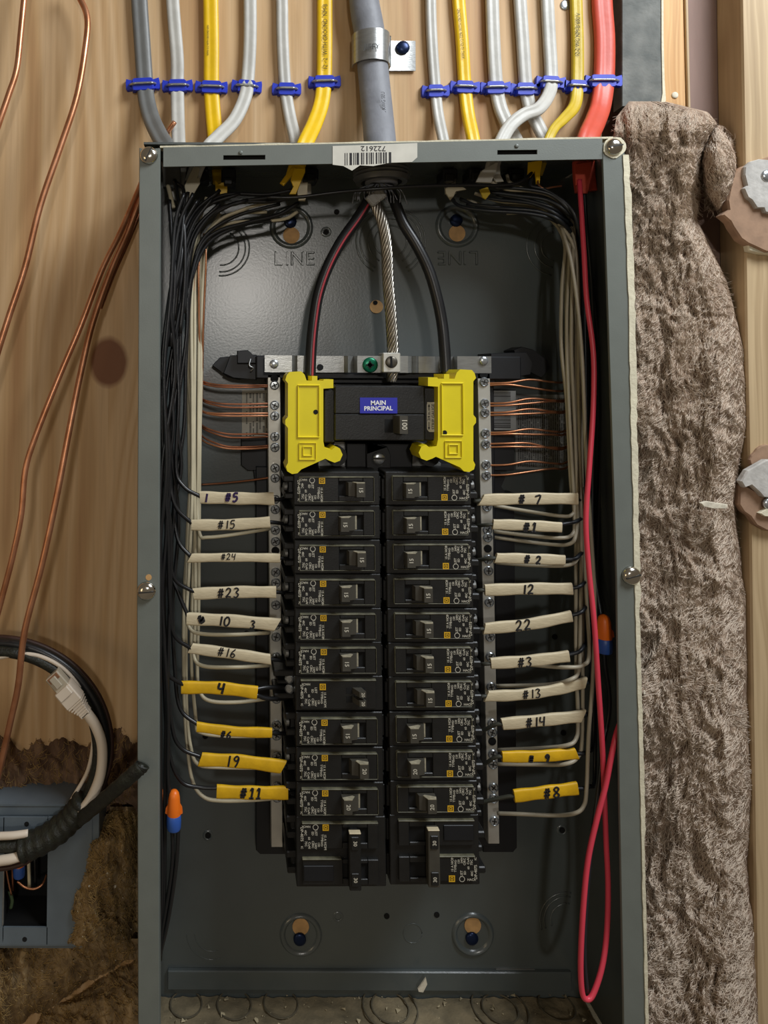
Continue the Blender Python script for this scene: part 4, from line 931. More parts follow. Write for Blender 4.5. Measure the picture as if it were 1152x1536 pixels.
def make_single(kind, amp, left=False):
    """right-column orientation, origin at the face plate level of the slot centre"""
    r = bpy.data.objects.new('circuit_breaker', None); COL.objects.link(r); r.empty_display_size = .01; WLOC[r.name] = Vector((0, 0, 0))
    lb(r, 'body', [(-77, 53, -25.2, 25.2, -52, -2.6)], BLK, .6)
    lb(r, 'face_plate', [(-67, -51, -17, 19, -3, 0), (-14, 10, -17, 19, -3, 0), (10, 45.5, -17, 19, -3, 0), (-51, -14, 10.5, 19, -3, 0), (-51, -14, -17, -11.5, -3, 0)], BLK, .45)
    g = -1 if left else 1
    lb(r, 'face_rim', [(-67, 46, g*18 if g > 0 else -18.5, g*20 if g > 0 else -16.6, -2.8, .4), (-67, 46, -17.8, -17 , -2.8, .3) if g > 0 else (-67, 46, 18.8, 19.6, -2.8, .3), (45, 46, -17, 19, -2.8, .3), (-68, -67.2, -17, 19, -2.8, .3), (9.6, 10.2, -17, 19, -1, .12)], MATS.get('lit_worn_edge') or mat('lit_worn_edge', '66634F', .5, 0, .5, 150), .3)  # worn rim, thickened along the upper edge as a painted highlight
    lb(r, 'toggle_well', [(-51, -14, -11.5, 10.5, -3, -2.2)], HOLE, 0)
    lb(r, 'hook_end', [(-81, -76, -17, 14, -40, -7), (-79, -76, 15, 20, -30, -5)], BLK, .5)
    lb(r, 'terminal_shroud', [(50, 66, 10, 19, -50, -12), (50, 68, -18, -8, -50, -9), (50, 60, -9, 11, -50, -16), (60, 64, 3, 8, -46, -14)], BLK, .8)
    mb = MB(); mb.lathe(Vector((62*KB, .0165, 1*KB)), (1, -.15, 0), [(.0032, 0), (.0032, .002), (.002, .0026)], 12); mb.build('wire_clamp', STEEL, r, auto=30)
    s = 1 if kind == 'A' else -1
    pr = [(-20, -2.4), (-19.5, 6.5), (-18, 8), (-6, 8), (-4.5, 4), (4.5, 3), (7, -2.4)]
    pr = [(-32.5+s*u, w_) for u, w_ in pr]
    mb = MB(); n = len(pr); k = KB
    mb.add([(u*k, -w_/1000, -10.7*k) for u, w_ in pr]+[(u*k, -w_/1000, 9.7*k) for u, w_ in pr], [tuple(range(n)), tuple(range(2*n-1, n-1, -1))]+[(i, (i+1) % n, n+(i+1) % n, n+i) for i in range(n)])
    tg = mb.build('toggle', HANDLE, r)
    vt = (9.7, 10.6) if not left else (-11.6, -10.7)
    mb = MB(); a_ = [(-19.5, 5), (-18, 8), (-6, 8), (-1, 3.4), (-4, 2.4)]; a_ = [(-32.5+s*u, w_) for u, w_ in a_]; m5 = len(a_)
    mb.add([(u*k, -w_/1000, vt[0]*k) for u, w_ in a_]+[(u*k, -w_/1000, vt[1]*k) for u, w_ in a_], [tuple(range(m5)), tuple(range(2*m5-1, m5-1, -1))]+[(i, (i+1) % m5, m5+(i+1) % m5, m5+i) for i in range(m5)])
    mb.build('toggle_top_highlight', CAPM, tg)  # pale cap added on the upper face, caught light put into colour
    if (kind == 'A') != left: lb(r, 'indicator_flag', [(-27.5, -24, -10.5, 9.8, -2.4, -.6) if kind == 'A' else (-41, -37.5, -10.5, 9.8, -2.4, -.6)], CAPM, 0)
    WLOC[tg.name] = Vector((0, 0, 0))
    mb = MB(); put_text(mb, amp, ((-32.5-s*12)*k, -.0082, -1*k), 8.5*k, 90, .02); mb.build('amp_number', PRINT, tg)
    mb = MB(); label_mesh(mb); ring(mb, 26, -13, 4.2, .8); mb.build('printed_label', PRINT, r)
    sq_logo(r, 11, -12.5)
    return r
def make_double(left=False, amp='30'):
    r = bpy.data.objects.new('circuit_breaker', None); COL.objects.link(r); WLOC[r.name] = Vector((0, 0, 0)); r.empty_display_size = .01
    q = 25.8
    lb(r, 'body', [(-79, 54, -25.2-q, 25.2+q, -52, -2.6)], BLK, .6)
    bx = []
    for d in (q, -q): bx += [(-67, -51, -17+d, 19+d, -3, 0), (-51, -14, 10.5+d, 19+d, -3, 0), (-51, -14, -17+d, -11.5+d, -3, 0), (-14, 45.5, -17+d, 19+d, -3, -.4)]
    lb(r, 'face_plate', bx, BLK, .45)
    lb(r, 'face_rim', [(-67, 46, 18+q, 20+q, -2.8, .35), (-12, 46, 18-q, 20-q, -2.8, .35)] if not left else [(-67, 46, -19-q, -17-q, -2.8, .35), (-12, 46, -19+q, -17+q, -2.8, .35)], MATS['lit_worn_edge'], .3)  # upper rims only, highlight put into the colour
    lb(r, 'blank_window', [(0, 44, -9+q, 13+q, -1, .4)], BLK2, .3)
    lb(r, 'toggle_well', [(-51, -14, -11.5+d, 10.5+d, -3, -2.2) for d in (q, -q)], HOLE, 0)
    lb(r, 'hook_end', [(-82, -78, -17+d, 14+d, -40, -7) for d in (q, -q)], BLK, .5)
    lb(r, 'terminal_shroud', [x for d in (q, -q) for x in [(50, 66, 10+d, 19+d, -50, -12), (50, 68, -18+d, -8+d, -50, -9), (50, 60, -9+d, 11+d, -50, -16)]], BLK, .8)
    u0 = -28 if not left else -38
    tie = lb(r, 'handle_tie', [(u0, u0+17, -14-q, 16+q, 2, 8.5), (u0+2, u0+14, -12-q, 8-q, -3, 3), (u0+2, u0+14, -12+q, 8+q, -3, 3)], HANDLE if not left else BLK, .6)
    lb(tie, 'rating_square', [(u0+3.5, u0+14.5, -10-q, 9-q, 8, 9.4), (u0+3.5, u0+14.5, -10+q, 9+q, 8, 9.4)], BLK, .4)
    mb = MB(); mb.box(u0*KB, (u0+17)*KB, -.0088, -.0045, (15+q)*KB if not left else (-15-q)*KB, (16.6+q)*KB if not left else (-13-q)*KB, .0003); mb.build('tie_highlight', TW, tie)  # pale strip stands in for light on the tie's upper edge
    for d in (q, -q): mb = MB(); put_text(mb, amp, ((u0+9)*KB, -.0096, (-1+d)*KB), 7.5*KB, 90, .02); mb.build('amp_number', PRINT, tie)
    d = -q if not left else -q
    mb = MB(); label_mesh(mb, 29, 1-q); ring(mb, 26, -13-q, 4.2, .8); mb.build('printed_label', PRINT, r)
    sq_logo(r, 11, -12.5-q)
    return r
def make_tandem():
    r = bpy.data.objects.new('circuit_breaker', None); COL.objects.link(r); WLOC[r.name] = Vector((0, 0, 0)); r.empty_display_size = .01
    lb(r, 'body', [(-78, 53, -25.6, 25.4, -52, -2.6)], BLK, .6)
    lb(r, 'face_plate', [(-67, 46, -21, 21, -3, 0)], BLK, .5)
    lb(r, 'face_rim', [(-67, 46, -22, -20.2, -2.8, .4)], MATS['lit_worn_edge'], .3)  # upper rim of the turned breaker, lightened as a highlight
    lb(r, 'toggle_slot', [(-50, -22, 2, 11, -1, .15), (-50, -22, -11, -2, -1, .15)], HOLE, 0)
    for d, am in ((6.5, '20'), (-6.5, '20')):
        mb = MB(); k = KB; pr = [(-44, -1), (-49, 7), (-48.5, 8), (-39, 8), (-30, -1)]; n = len(pr)
        mb.add([(u*k, -w_/1000, (d-4.5)*k) for u, w_ in pr]+[(u*k, -w_/1000, (d+3.5)*k) for u, w_ in pr], [tuple(range(n)), tuple(range(2*n-1, n-1, -1))]+[(i, (i+1) % n, n+(i+1) % n, n+i) for i in range(n)])
        tg = mb.build('toggle', HANDLE, r); mb = MB(); put_text(mb, am, (-44*k, -.0082, (d-.5)*k), 6.5*k, 90, .02); mb.build('amp_number', PRINT, tg)
    lb(r, 'terminal_shroud', [(50, 84, 14, 22, -50, -18), (50, 84, -22, -12, -50, -18), (50, 78, -3, 3, -50, -22), (50, 60, -13, 15, -50, -24)], BLK, .8)
    mb = MB()
    for d in (8, -8): mb.lathe(Vector((58*KB, .022, d*KB)), (.3, -1, 0), [(.0034, 0), (.0034, .003), (.0022, .0038)], 16)
    mb.build('terminal_screw', SCREW, r, auto=30)
    mb = MB(); label_mesh(mb, 27, -1); mb.build('printed_label', PRINT, r); sq_logo(r, 13, -12)
    return r
def dup(r):
    c = r.copy(); COL.objects.link(c)
    for ch in [o for o in bpy.data.objects if o.parent == r]:
        d = ch.copy(); COL.objects.link(d); d.parent = c
        for g in [o for o in bpy.data.objects if o.parent == ch]:
            h = g.copy(); COL.objects.link(h); h.parent = d
    return c
protos = {}
def place(kind, amp, cx, cy, left, label, i):
    key = (kind, amp, left)
    if key not in protos:
        r = protos[key] = (make_single(kind, amp, left) if kind in 'AB' else make_tandem() if kind == 'T' else make_double(kind == 'DL', amp)); first = True
    else: r = dup(protos[key])
    r.location = P(cx, cy, 85); r.rotation_euler = (0, (math.pi if left else 0)+math.radians(-.45 if i > 4 else -.3), 0)
    tag(r, label, 'breaker', 'circuit breakers in two columns'); return r
bpy.context.view_layer.update()
LY = [735, 786, 838, 889.5, 941, 992, 1044, 1098, 1151, 1204]
LK = ['B', 'A', 'B', 'A', 'A', 'A', 'T', 'A', 'B', 'A']  # left column is turned by 180 degrees
AMPL = ['15']*6+['20', '15', '20', '20']
for i in range(10):
    kd = LK[i] if LK[i] == 'T' else {'A': 'B', 'B': 'A'}[LK[i]]
    ex = 'tandem breaker with two small toggles' if kd == 'T' else AMPL[i]+' amp breaker'
    place(kd, AMPL[i], 494+.55*i, LY[i]-1.5, True, f'black {ex} in the left column, {ordn[i]} of the column', i)
RY = [733.5, 785, 836.5, 888, 940, 991.5, 1042.5, 1095.5, 1147.5, 1200]
RK = ['A', 'A', 'A', 'B', 'B', 'B', 'B', 'A', 'A', 'B']
AMPR = ['15']*8+['20', '20']
for i in range(10): place(RK[i], AMPR[i], 655.5+1.0*i, RY[i], False, f'black {AMPR[i]} amp breaker in the right column, {ordn[i]} of the column', i)
place('DL', '30', 500, 1281, True, 'black two-pole breaker with handle tie at the bottom of the left column', 10)
place('DR', '30', 666, 1278, False, 'black two-pole breaker with handle tie at bottom of the right column', 10)

# ------------------------------------------------------------------ number sleeves
STR = {'#': [[(.25, 0), (.4, 1)], [(.6, 0), (.75, 1)], [(.02, .33), (.95, .36)], [(.05, .66), (1, .7)]],
       '1': [[(.5, 1), (.45, 0)]], 'l': [[(.5, 1), (.48, 0)]],
       'i': [[(.25, .75), (.55, 1), (.5, 0)], [(.15, 0), (.85, .02)]],
       '2': [[(.1, .78), (.35, 1), (.75, .9), (.7, .55), (.1, .05), (.5, .1), (.95, .05)]],
       '3': [[(.1, .92), (.5, 1), (.8, .8), (.45, .55), (.85, .3), (.55, 0), (.08, .08)]],
       '4': [[(.15, 1), (.1, .5), (.85, .5)], [(.8, 1), (.7, 0)]],
       '5': [[(.9, 1), (.3, .98), (.22, .58), (.7, .6), (.85, .3), (.5, .0), (.1, .08)]],
       '6': [[(.75, 1), (.25, .6), (.15, .2), (.5, 0), (.85, .25), (.5, .48), (.2, .28)]],
       '7': [[(.05, .85), (.9, .95), (.45, 0)]],
       '8': [[(.5, .5), (.15, .8), (.5, 1), (.85, .8), (.5, .5), (.1, .2), (.5, 0), (.9, .2), (.5, .5)]],
       '9': [[(.8, .75), (.5, .55), (.2, .75), (.5, 1), (.82, .8), (.7, .3), (.5, 0)]],
       '0': [[(.5, 1), (.12, .7), (.15, .2), (.5, 0), (.88, .3), (.85, .75), (.5, 1)]],
       'x': [[(0, .5), (.2, .9), (.5, .3), (.8, .8), (.4, .1), (1, .35), (.7, .5), (.2, .2)], [(.1, .3), (.9, .7)]]}
def rounded(w_, t, n=16):
    out = []
    for i in range(n):
        a = 2*math.pi*i/n; c, s = math.cos(a), math.sin(a)
        out.append((w_/2*math.copysign(abs(c)**.4, c), t/2*math.copysign(abs(s)**.6, s)))
    return out
def sleeve(pts, wpx, m, words, label, ink=None, cut=(0, 0), th=.0036):
    """pts px path; words [(text, x along path in px, height px, stroke px, dy)]"""
    k = K(pts[0][0], pts[0][1], pts[0][2]); pp = path(pts, 8); mb = MB()
    prof = rounded(wpx*k, th); n = len(pp); m_ = len(prof); rad = [.96+.05*math.sin(i*.9+wpx) for i in range(n)]
    mb.sweep(pp, prof, flat=True, rad=rad)
    # slanted end cuts
    t = (pp[-1]-pp[0]).normalized(); c0, c1 = cut
    for j, (a, b) in enumerate(prof):
        mb.v[j] += t*(a*c0); mb.v[(n-1)*m_+j] += t*(a*c1)
    o = tag(mb.build('wire_sleeve', m, auto=60), label, 'wire sleeve')
    hb = MB(); 
    for (txt, x, hp, sw, dy) in words:
        hp *= 1.14; x -= 1
        for ch in txt:
            if ch != ' ':
                X = P(x, pts[0][1], pts[0][2]).x; i = max([q for q in range(n-1) if pp[q].x <= X] or [0]); c = pp[i].lerp(pp[i+1], min(1, (X-pp[i].x)/(pp[i+1].x-pp[i].x))); tt = (pp[min(i+1, n-1)]-pp[max(0, i-1)]).normalized()
                nn = Vector((-tt.z, 0, tt.x))
                if nn.z < 0: nn = -nn; 
                tx = Vector((abs(tt.x), 0, tt.z if tt.x > 0 else -tt.z))
                wd = hp*(.66 if ch not in '1l' else .4)
                for st in STR[ch]:
                    q = [c+tx*((u-.5)*wd*k+(v-.5)*.12*hp*k)+nn*((v-.5)*hp*k+dy*k)+Vector((0, -th/2-.00022, 0)) for u, v in st]
                    q = spl(q, 3) if len(q) > 2 else q
                    hb.sweep(q, circ(sw*k*.62, 6, .0003), flat=True)
            x += hp*(.86 if ch not in '1l' else .62)*(.8 if ch == 'i' else 1)
    hb.build('handwriting', ink or INK, o)
    return o
HS = 74
L = [([(300, 746), (355, 747.5), (411, 748)], 19, TW, [('l', 311, 11, 2.4, 0), ('#5', 343, 11, 2.6, 2)], '1 #5', INKP, (.1, .1)),
     ([(287, 787.5), (345, 787), (405, 783)], 17.5, TW, [('#15', 332, 10.5, 1.5, 1)], '#15', None, (0, 0)),
     ([(284, 837), (350, 836), (420, 837)], 13.5, TW, [('#24', 336, 8, 1.1, 2)], '#24', None, (-.6, 0)),
     ([(290, 891), (350, 888), (414, 888)], 18, TW, [('#23', 332, 12, 1.9, 0)], '#23', None, (.1, 0)),
     ([(280, 928), (345, 931), (416, 937)], 19, TW, [('x', 303, 12, 3.0, 1), ('10', 333, 12, 2.2, 0), ('3', 380, 10, 2, -2)], 'blot, 10 and 3', None, (0, -.5)),
     ([(285, 972), (345, 980), (406, 989)], 16.5, TW, [('#16', 332, 11, 1.5, 2)], '#16', None, (-.4, .2)),
     ([(272, 1031), (330, 1032), (386, 1039)], 19, TY, [('4', 333, 14, 3, 1)], '4 and short black stubs', None, (0, 0)),
     ([(295, 1090), (350, 1097), (408, 1099)], 15, TY, [('#6', 336, 9, 2, -4)], '#6', None, (.1, 0)),
     ([(300, 1139), (360, 1142), (425, 1150)], 20, TY, [('19', 345, 14, 2.2, 1)], '19', None, (-.3, -.4)),
     ([(325, 1187), (380, 1189), (432, 1189)], 20, TY, [('#ii', 366, 13, 2.6, 1)], '#11', None, (0, 0))]
for i, (pts, w_, m, words, nm, ink, cut) in enumerate(L):
    sleeve([(x, y, HS) for x, y in pts], w_, m, words, ('yellow' if m is TY else 'white')+f' cable sleeve handwritten {nm}, {ordn[i]} one down left of breakers', ink, cut)
R = [([(721, 750), (790, 748), (866, 748)], 18, TW, [('#', 782, 12, 2.3, 0), ('7', 806, 12, 2.2, -1)], '#7', None, (-.6, 0)),
     ([(739, 786.5), (790, 788), (842, 791)], 16.5, TW, [('#i', 789, 12, 2.6, -2)], '#1', None, (-.1, 0)),
     ([(743, 837), (795, 838), (847, 840)], 16, TW, [('#', 790, 11, 2.3, 0), ('2', 807, 10, 2.3, -1)], '#2', None, (-.3, 0)),
     ([(727, 885), (795, 883), (858, 883)], 18, TW, [('12', 787, 12, 2.2, 0)], '12', None, (0, .1)),
     ([(726, 943), (795, 936), (857, 924)], 17.5, TW, [('22', 778, 13, 2, 1)], '22', None, (-.3, 0)),
     ([(736, 995), (795, 991), (853, 984)], 17.5, TW, [('#3', 781, 12, 1.8, 0)], '#3', None, (0, 0)),
     ([(729, 1044), (780, 1042), (830, 1035), (878, 1024)], 16.5, TW, [('#13', 788, 11, 1.6, 1)], '#13', None, (-.5, -.5)),
     ([(753, 1086), (815, 1080), (874, 1074)], 18, TW, [('#14', 793, 12, 1.9, 0)], '#14', None, (.1, -.6)),
     ([(753, 1135), (810, 1134), (865, 1130)], 17, TY, [('#', 796, 9, 3.2, -2), ('9', 820, 9, 3, -2)], '#9 in blotted ink', None, (0, .3)),
     ([(771, 1194), (820, 1188), (866, 1182)], 19, TY, [('#', 820, 13, 2.4, 0), ('8', 834, 13, 2.4, 0)], '#8 in blotted ink', None, (0, 0))]
for i, (pts, w_, m, words, nm, ink, cut) in enumerate(R):
    sleeve([(x, y, HS) for x, y in pts], w_, m, words, ('yellow' if m is TY else 'white')+f' cable sleeve handwritten {nm}, {ordn[i]} one down right of breakers', ink, cut)

# ------------------------------------------------------------------ wires inside, left side
DB = 2.9
def bw(pts, label, d=DB, m=WB, group=None): return wire('insulated_wire', pts, d, m, label, group=group)
names = ['1 #5', '#15', '#24', '#23', '10 and 3', '#16', '4', '#6', '19', '#11']
LW = [[(300, 296, 60), (284, 340, 60), (276, 420, 62), (266, 520, 66), (268, 600, 70), (264, 700, 72), (276, 730, 74), (303, 746, 74)],
      [(330, 305, 58), (290, 350, 60), (268, 440, 66), (258, 560, 72), (260, 640, 74), (254, 700, 74), (262, 757, 76), (290, 787, 74)],
      [(372, 300, 54), (310, 325, 58), (283, 390, 60), (280, 500, 62), (266, 620, 66), (272, 700, 66), (262, 760, 68), (267, 810, 72), (287, 836, 74)],
      [(318, 298, 66), (286, 345, 68), (262, 440, 74), (246, 560, 78), (254, 680, 80), (249, 760, 80), (252, 830, 80), (263, 870, 78), (293, 889, 74)],
      [(420, 306, 48), (350, 326, 52), (302, 362, 56), (286, 430, 58), (279, 540, 60), (276, 640, 62), (262, 740, 66), (257, 850, 70), (268, 890, 72), (283, 926, 74)],
      [(296, 300, 72), (272, 350, 72), (252, 460, 80), (243, 560, 82), (246, 700, 84), (252, 800, 84), (254, 890, 82), (260, 950, 78), (288, 974, 74)],
      [(290, 290, 76), (268, 340, 78), (256, 450, 82), (262, 560, 78), (243, 700, 86), (241, 850, 86), (246, 960, 84), (250, 1008, 80), (276, 1028, 74)],
      [(360, 290, 56), (300, 318, 60), (270, 400, 66), (270, 540, 66), (256, 660, 72), (268, 780, 68), (259, 900, 70), (262, 1000, 70), (270, 1062, 72), (298, 1088, 74)],
      [(420, 294, 50), (345, 308, 56), (292, 352, 60), (274, 440, 66), (248, 600, 76), (255, 720, 76), (246, 860, 76), (250, 1000, 76), (258, 1090, 76), (272, 1122, 75), (303, 1136, 74)],
      [(430, 330, 40), (370, 336, 48), (312, 365, 54), (284, 430, 60), (262, 520, 68), (256, 640, 70), (262, 760, 70), (246, 900, 74), (247, 1040, 76), (254, 1130, 76), (272, 1172, 75), (300, 1181, 74), (328, 1182, 74)]]
for i, p in enumerate(LW): bw(p, f'black wire down the left gutter into sleeve {names[i]}, {ordn[i]} one down', 3.0)
for i, (pts, l) in enumerate([([(276, 290, 80), (262, 340, 80), (256, 440, 84), (246, 560, 86), (250, 700, 88), (240, 820, 88), (240, 960, 88), (241, 1200, 86), (243, 1320, 84), (238, 1440, 80)], 'black wire hugging the left rail over its whole height'),
                  ([(330, 285, 60), (284, 330, 64), (258, 430, 74), (263, 560, 76), (243, 680, 84), (256, 800, 82), (253, 960, 80), (248, 1140, 82), (247, 1260, 82), (246, 1360, 82), (240, 1440, 80)], 'black wire reaching the gutter bottom, second from the left rail'),
                  ([(282, 288, 70), (275, 340, 70), (270, 400, 76), (248, 500, 80), (243, 640, 84), (250, 780, 84), (243, 900, 84), (252, 1060, 84), (252, 1160, 84), (258, 1240, 84), (258, 1300, 84), (246, 1380, 82), (238, 1420, 80)], 'black wire joined into the orange and blue connector at lower left'),
                  ([(268, 1232, 84), (264, 1300, 84), (252, 1380, 82), (239, 1435, 80)], 'short black wire leaving the underside of the lower left connector'),
                  ([(240, 1240, 80), (243, 1300, 80), (240, 1400, 80)], 'short black wire below the half-hidden connector by the left rail')]):
    bw(pts, l, 3.0)
e = nut(261, 1214, 84, 58, 22, 'orange and blue wire connector hanging in the left gutter'); nut(241, 1213, 74, 56, 20, 'second wire connector half hidden behind the left rail', 0, False)
# black wires crossing the top left
for i, (p, l) in enumerate([([(440, 285, 48), (400, 292, 50), (350, 291, 54), (318, 300, 58), (290, 330, 64), (276, 370, 66), (268, 420, 70), (262, 480, 72)], 'uppermost black wire arching from the upper yellow cable to the left gutter'),
                            ([(452, 292, 46), (410, 302, 50), (360, 304, 54), (322, 318, 58), (294, 352, 62), (282, 400, 62), (276, 470, 64)], 'black wire arching just below the uppermost one at top left'),
                            ([(448, 304, 44), (418, 322, 46), (370, 334, 50), (325, 348, 54), (300, 372, 56), (286, 420, 60), (280, 480, 60)], 'lowest black wire of the arch across the pan top left'),
                            ([(262, 270, 56), (268, 300, 66), (276, 340, 72), (277, 420, 76), (270, 500, 78)], 'black wire from grey cable going straight down'),
                            ([(254, 300, 70), (257, 350, 74), (262, 420, 78), (256, 520, 80)], 'black taped wire below the white stub in the upper left corner'),
                            ([(266, 275, 58), (276, 290, 68), (272, 360, 74), (262, 430, 78), (250, 520, 80)], 'glossy black wire right beside grey jacket end')]):
    bw(p, l, 3.2)
# long dark jumper across the top
wire('jumper_wire', [(400, 296, 62), (445, 296, 62), (510, 288, 66), (570, 283, 72), (640, 279, 70), (700, 278, 66), (750, 278, 62), (778, 274, 60), (795, 262, 56), (802, 248, 50)], 2.9, WB, 'long black wire crossing the whole top of panel in front of connector')
# white wires, top left arcs then down
LWW = [([(310, 296, 50), (300, 330, 50), (291, 380, 50), (287, 470, 50), (288, 600, 52), (288, 740, 54), (283, 860, 56), (280, 920, 58), (286, 944, 62), (305, 951, 64), (350, 952, 62), (405, 949, 48)], 'white neutral ending on the left bar below the blotted sleeve 10 and 3'),
       ([(372, 312, 48), (330, 330, 50), (303, 365, 48), (293, 420, 46), (292, 520, 48), (291, 680, 50), (293, 850, 52), (292, 950, 56), (291, 985, 60), (305, 999, 64), (350, 1001, 62), (405, 998, 48)], 'white neutral looping under the lowest white sleeve, #16, to the left bar'),
       ([(400, 318, 44), (345, 322, 48), (310, 350, 48), (300, 400, 44), (298, 520, 44), (297, 680, 46), (296, 760, 48), (300, 802, 56), (312, 806, 58), (350, 802, 56), (405, 793, 46)], 'highest white neutral on the left bar, sagging under sleeve #15'),
       ([(420, 300, 42), (360, 316, 46), (318, 345, 46), (304, 420, 40), (301, 560, 42), (299, 740, 46), (298, 900, 48), (296, 1010, 52), (301, 1040, 58), (318, 1052, 60), (360, 1053, 56), (407, 1047, 46)], 'white neutral ending on the left bar right under the topmost yellow sleeve'),
       ([(446, 318, 38), (420, 330, 42), (340, 336, 48), (310, 365, 42), (300, 430, 40), (282, 540, 48), (289, 660, 48), (281, 800, 50), (279, 950, 50), (280, 1060, 50), (286, 1120, 54), (297, 1146, 58), (330, 1151, 60), (404, 1152, 48)], 'white neutral swinging under the third yellow sleeve, 19, on the left'),
       ([(300, 310, 40), (296, 380, 42), (283, 500, 44), (283, 620, 46), (284, 760, 46), (276, 900, 50), (276, 1040, 50), (281, 1120, 52), (289, 1172, 56), (305, 1195, 60), (330, 1201, 60), (380, 1200, 56), (424, 1196, 48)], 'lowest white neutral on the left, swinging under the last yellow sleeve'),
       ([(330, 320, 42), (304, 372, 40), (303, 470, 38), (300, 640, 40), (291, 820, 46), (287, 980, 48), (294, 1080, 52), (300, 1098, 56), (340, 1104, 56), (408, 1104, 46)], 'white neutral partly hidden behind the yellow sleeve marked #6')]
for p, l in LWW: bw(p, l, 2.9, WW)
wire('white_stub', [(252, 279, 56), (256, 295, 62), (260, 312, 66)], 3.6, WW, 'short white wire stub below the grey jacket end')
mb = MB(); mb.pprism([(284, 262), (292, 246), (299, 252), (296, 268), (299, 264), (300, 275), (290, 292), (281, 305), (280, 300), (276, 300), (277, 278)], 56, 54.5, .5)
tag(mb.build('jacket_flap', WW), 'split white cable jacket end in the upper left corner of the panel', 'jacket flap')
mb = MB(); mb.pprism([(323, 270), (328, 276), (336, 272), (339, 264), (341, 272), (341, 284), (340, 297), (330, 297), (330, 288), (323, 286)], 40, 38.5, .5); tag(mb.build('jacket_flap', JY), 'notched yellow jacket end hanging below the top left flange', 'jacket flap')
mb = MB(); mb.pprism([(436, 270), (441, 252), (458, 252), (458, 258), (451, 274), (444, 291), (434, 291), (440, 280)], 58, 56.5, .6); tag(mb.build('jacket_flap', JY), 'torn yellow jacket flap under the flange left of the connector', 'jacket flap')
mb = MB(); mb.pprism([(420, 274), (436, 252), (444, 250), (440, 262), (426, 278)], 52, 49, 1); tag(mb.build('jacket_flap', JY), 'second yellow jacket strip beside the torn flap', 'jacket flap')
mb = MB(); mb.pprism([(448, 274), (462, 273), (461, 290), (458, 301), (448, 301), (446, 290)], 50, 48.6, .5); tag(mb.build('jacket_flap', WW), 'pale square jacket flap beneath the torn yellow one', 'jacket flap')
# knock-out connectors along the top inside
for i, (x, y, l) in enumerate([(302, 262, 'black cable clamp at the top left inside, beside the split white jacket'), (343, 268, 'black cable clamp above the notched yellow jacket end'), (467, 262, 'black cable clamp right of the torn yellow flap'), (676, 262, 'black cable clamp right of the threaded connector'), (716, 260, 'black cable clamp left of the slanted white jackets'), (776, 262, 'black cable clamp between the white and yellow jackets at top right')]):
    e = empty('cable_clamp', P(x, y, 34), l, 'cable clamp')
    mb = MB(); mb.pbox(x-11, 252, x+11, y+8, 40, 20, 1.2); mb.build('clamp_body', BLK2, e)
    mb = MB(); mb.pbox(x-7, y-2, x+6, y+10, 44, 39, .8); mb.build('clamp_tongue', BLK, e)
# copper grounds left
def cg(p, l): wire('ground_wire', p, 1.7, COP if 'bright' in l else COPD, l, n=6)
for i, (ya, yb, yc, y2) in enumerate([(571, 578, 578, 0), (574, 581, 580, 0), (598, 606, 605, 0), (600, 611, 610, 0), (616, 620, 620, 0), (617, 624, 624, 0), (638, 651, 651, 0), (641, 656, 655, 0), (654, 670, 668, 0), (660, 673, 671, 0)]):
    pos = ['first', 'second', 'third', 'fourth', 'fifth', 'sixth', 'seventh', 'eighth', 'ninth', 'tenth'][i]
    cg([(298, ya-14, 30), (303, ya, 34), (322, (ya+yb)/2+2, 40), (345, yb, 42), (380, yb, 42), (407, yc, 38)], f'{"bright " if i in (4,5,9) else ""}bare copper ground into the left bar, {pos} from the top')
cg([(300, 727, 20), (330, 725, 22), (370, 721, 28), (407, 716, 36)], 'lone dull copper ground just above the sleeve marked 1 #5')
for i, (x, a, b) in enumerate([(304, 380, 600), (298, 400, 640), (290, 400, 520)]):
    wire('ground_wire', [(x+2, a-30, 44), (x+5 if i == 0 else x, a+10, 48), (x+1, (a+b)/2, 44), (x-1, b, 34)], 1.7, COP, ['bare copper ground along the right side of the white left bundle', 'bare copper ground between white wires of left bundle', 'bare copper ground glinting at the left of the white bundle'][i], n=6)
# tag 4: short stubs to the tandem breaker; links from sleeves to breakers
for i, (pts, w_, m, words, nm, ink, cut) in enumerate(L):
    x, y = pts[-1]; cy = LY[i]
    if i == 6:
        wire('insulated_wire', [(x-3, y-5, 74), (402, 1031, 70), (432, 1032, 62)], 3.4, WB, 'upper black stub from the yellow sleeve marked 4'); wire('insulated_wire', [(x-3, y+3, 74), (402, 1048, 70), (432, 1047, 62)], 3.4, WB, 'lower black stub from the yellow sleeve marked 4'); continue
    wire('insulated_wire', [(x-4, y, 74), (x+10, y+1, 70), (438, cy+2, 60)], 2.9, WB, f'short black end from left sleeve {names[i]} into the {ordn[i]} left breaker')
rn_ = ['#7', '#1', '#2', '12', '22', '#3', '#13', '#14', '#9', '#8']
for i, (pts, w_, m, words, nm, ink, cut) in enumerate(R):
    x, y = pts[0]; cy = RY[i]
    wire('insulated_wire', [(x+4, y, 74), (x-10, y+1, 72), (711+i, cy+4, 62)], 2.9, mat('dusty_black_wire', '3A3B33', .5) if i == 0 else MATS['dusty_black_wire'], f'short black end from right sleeve {rn_[i]} into the {ordn[i]} right breaker')

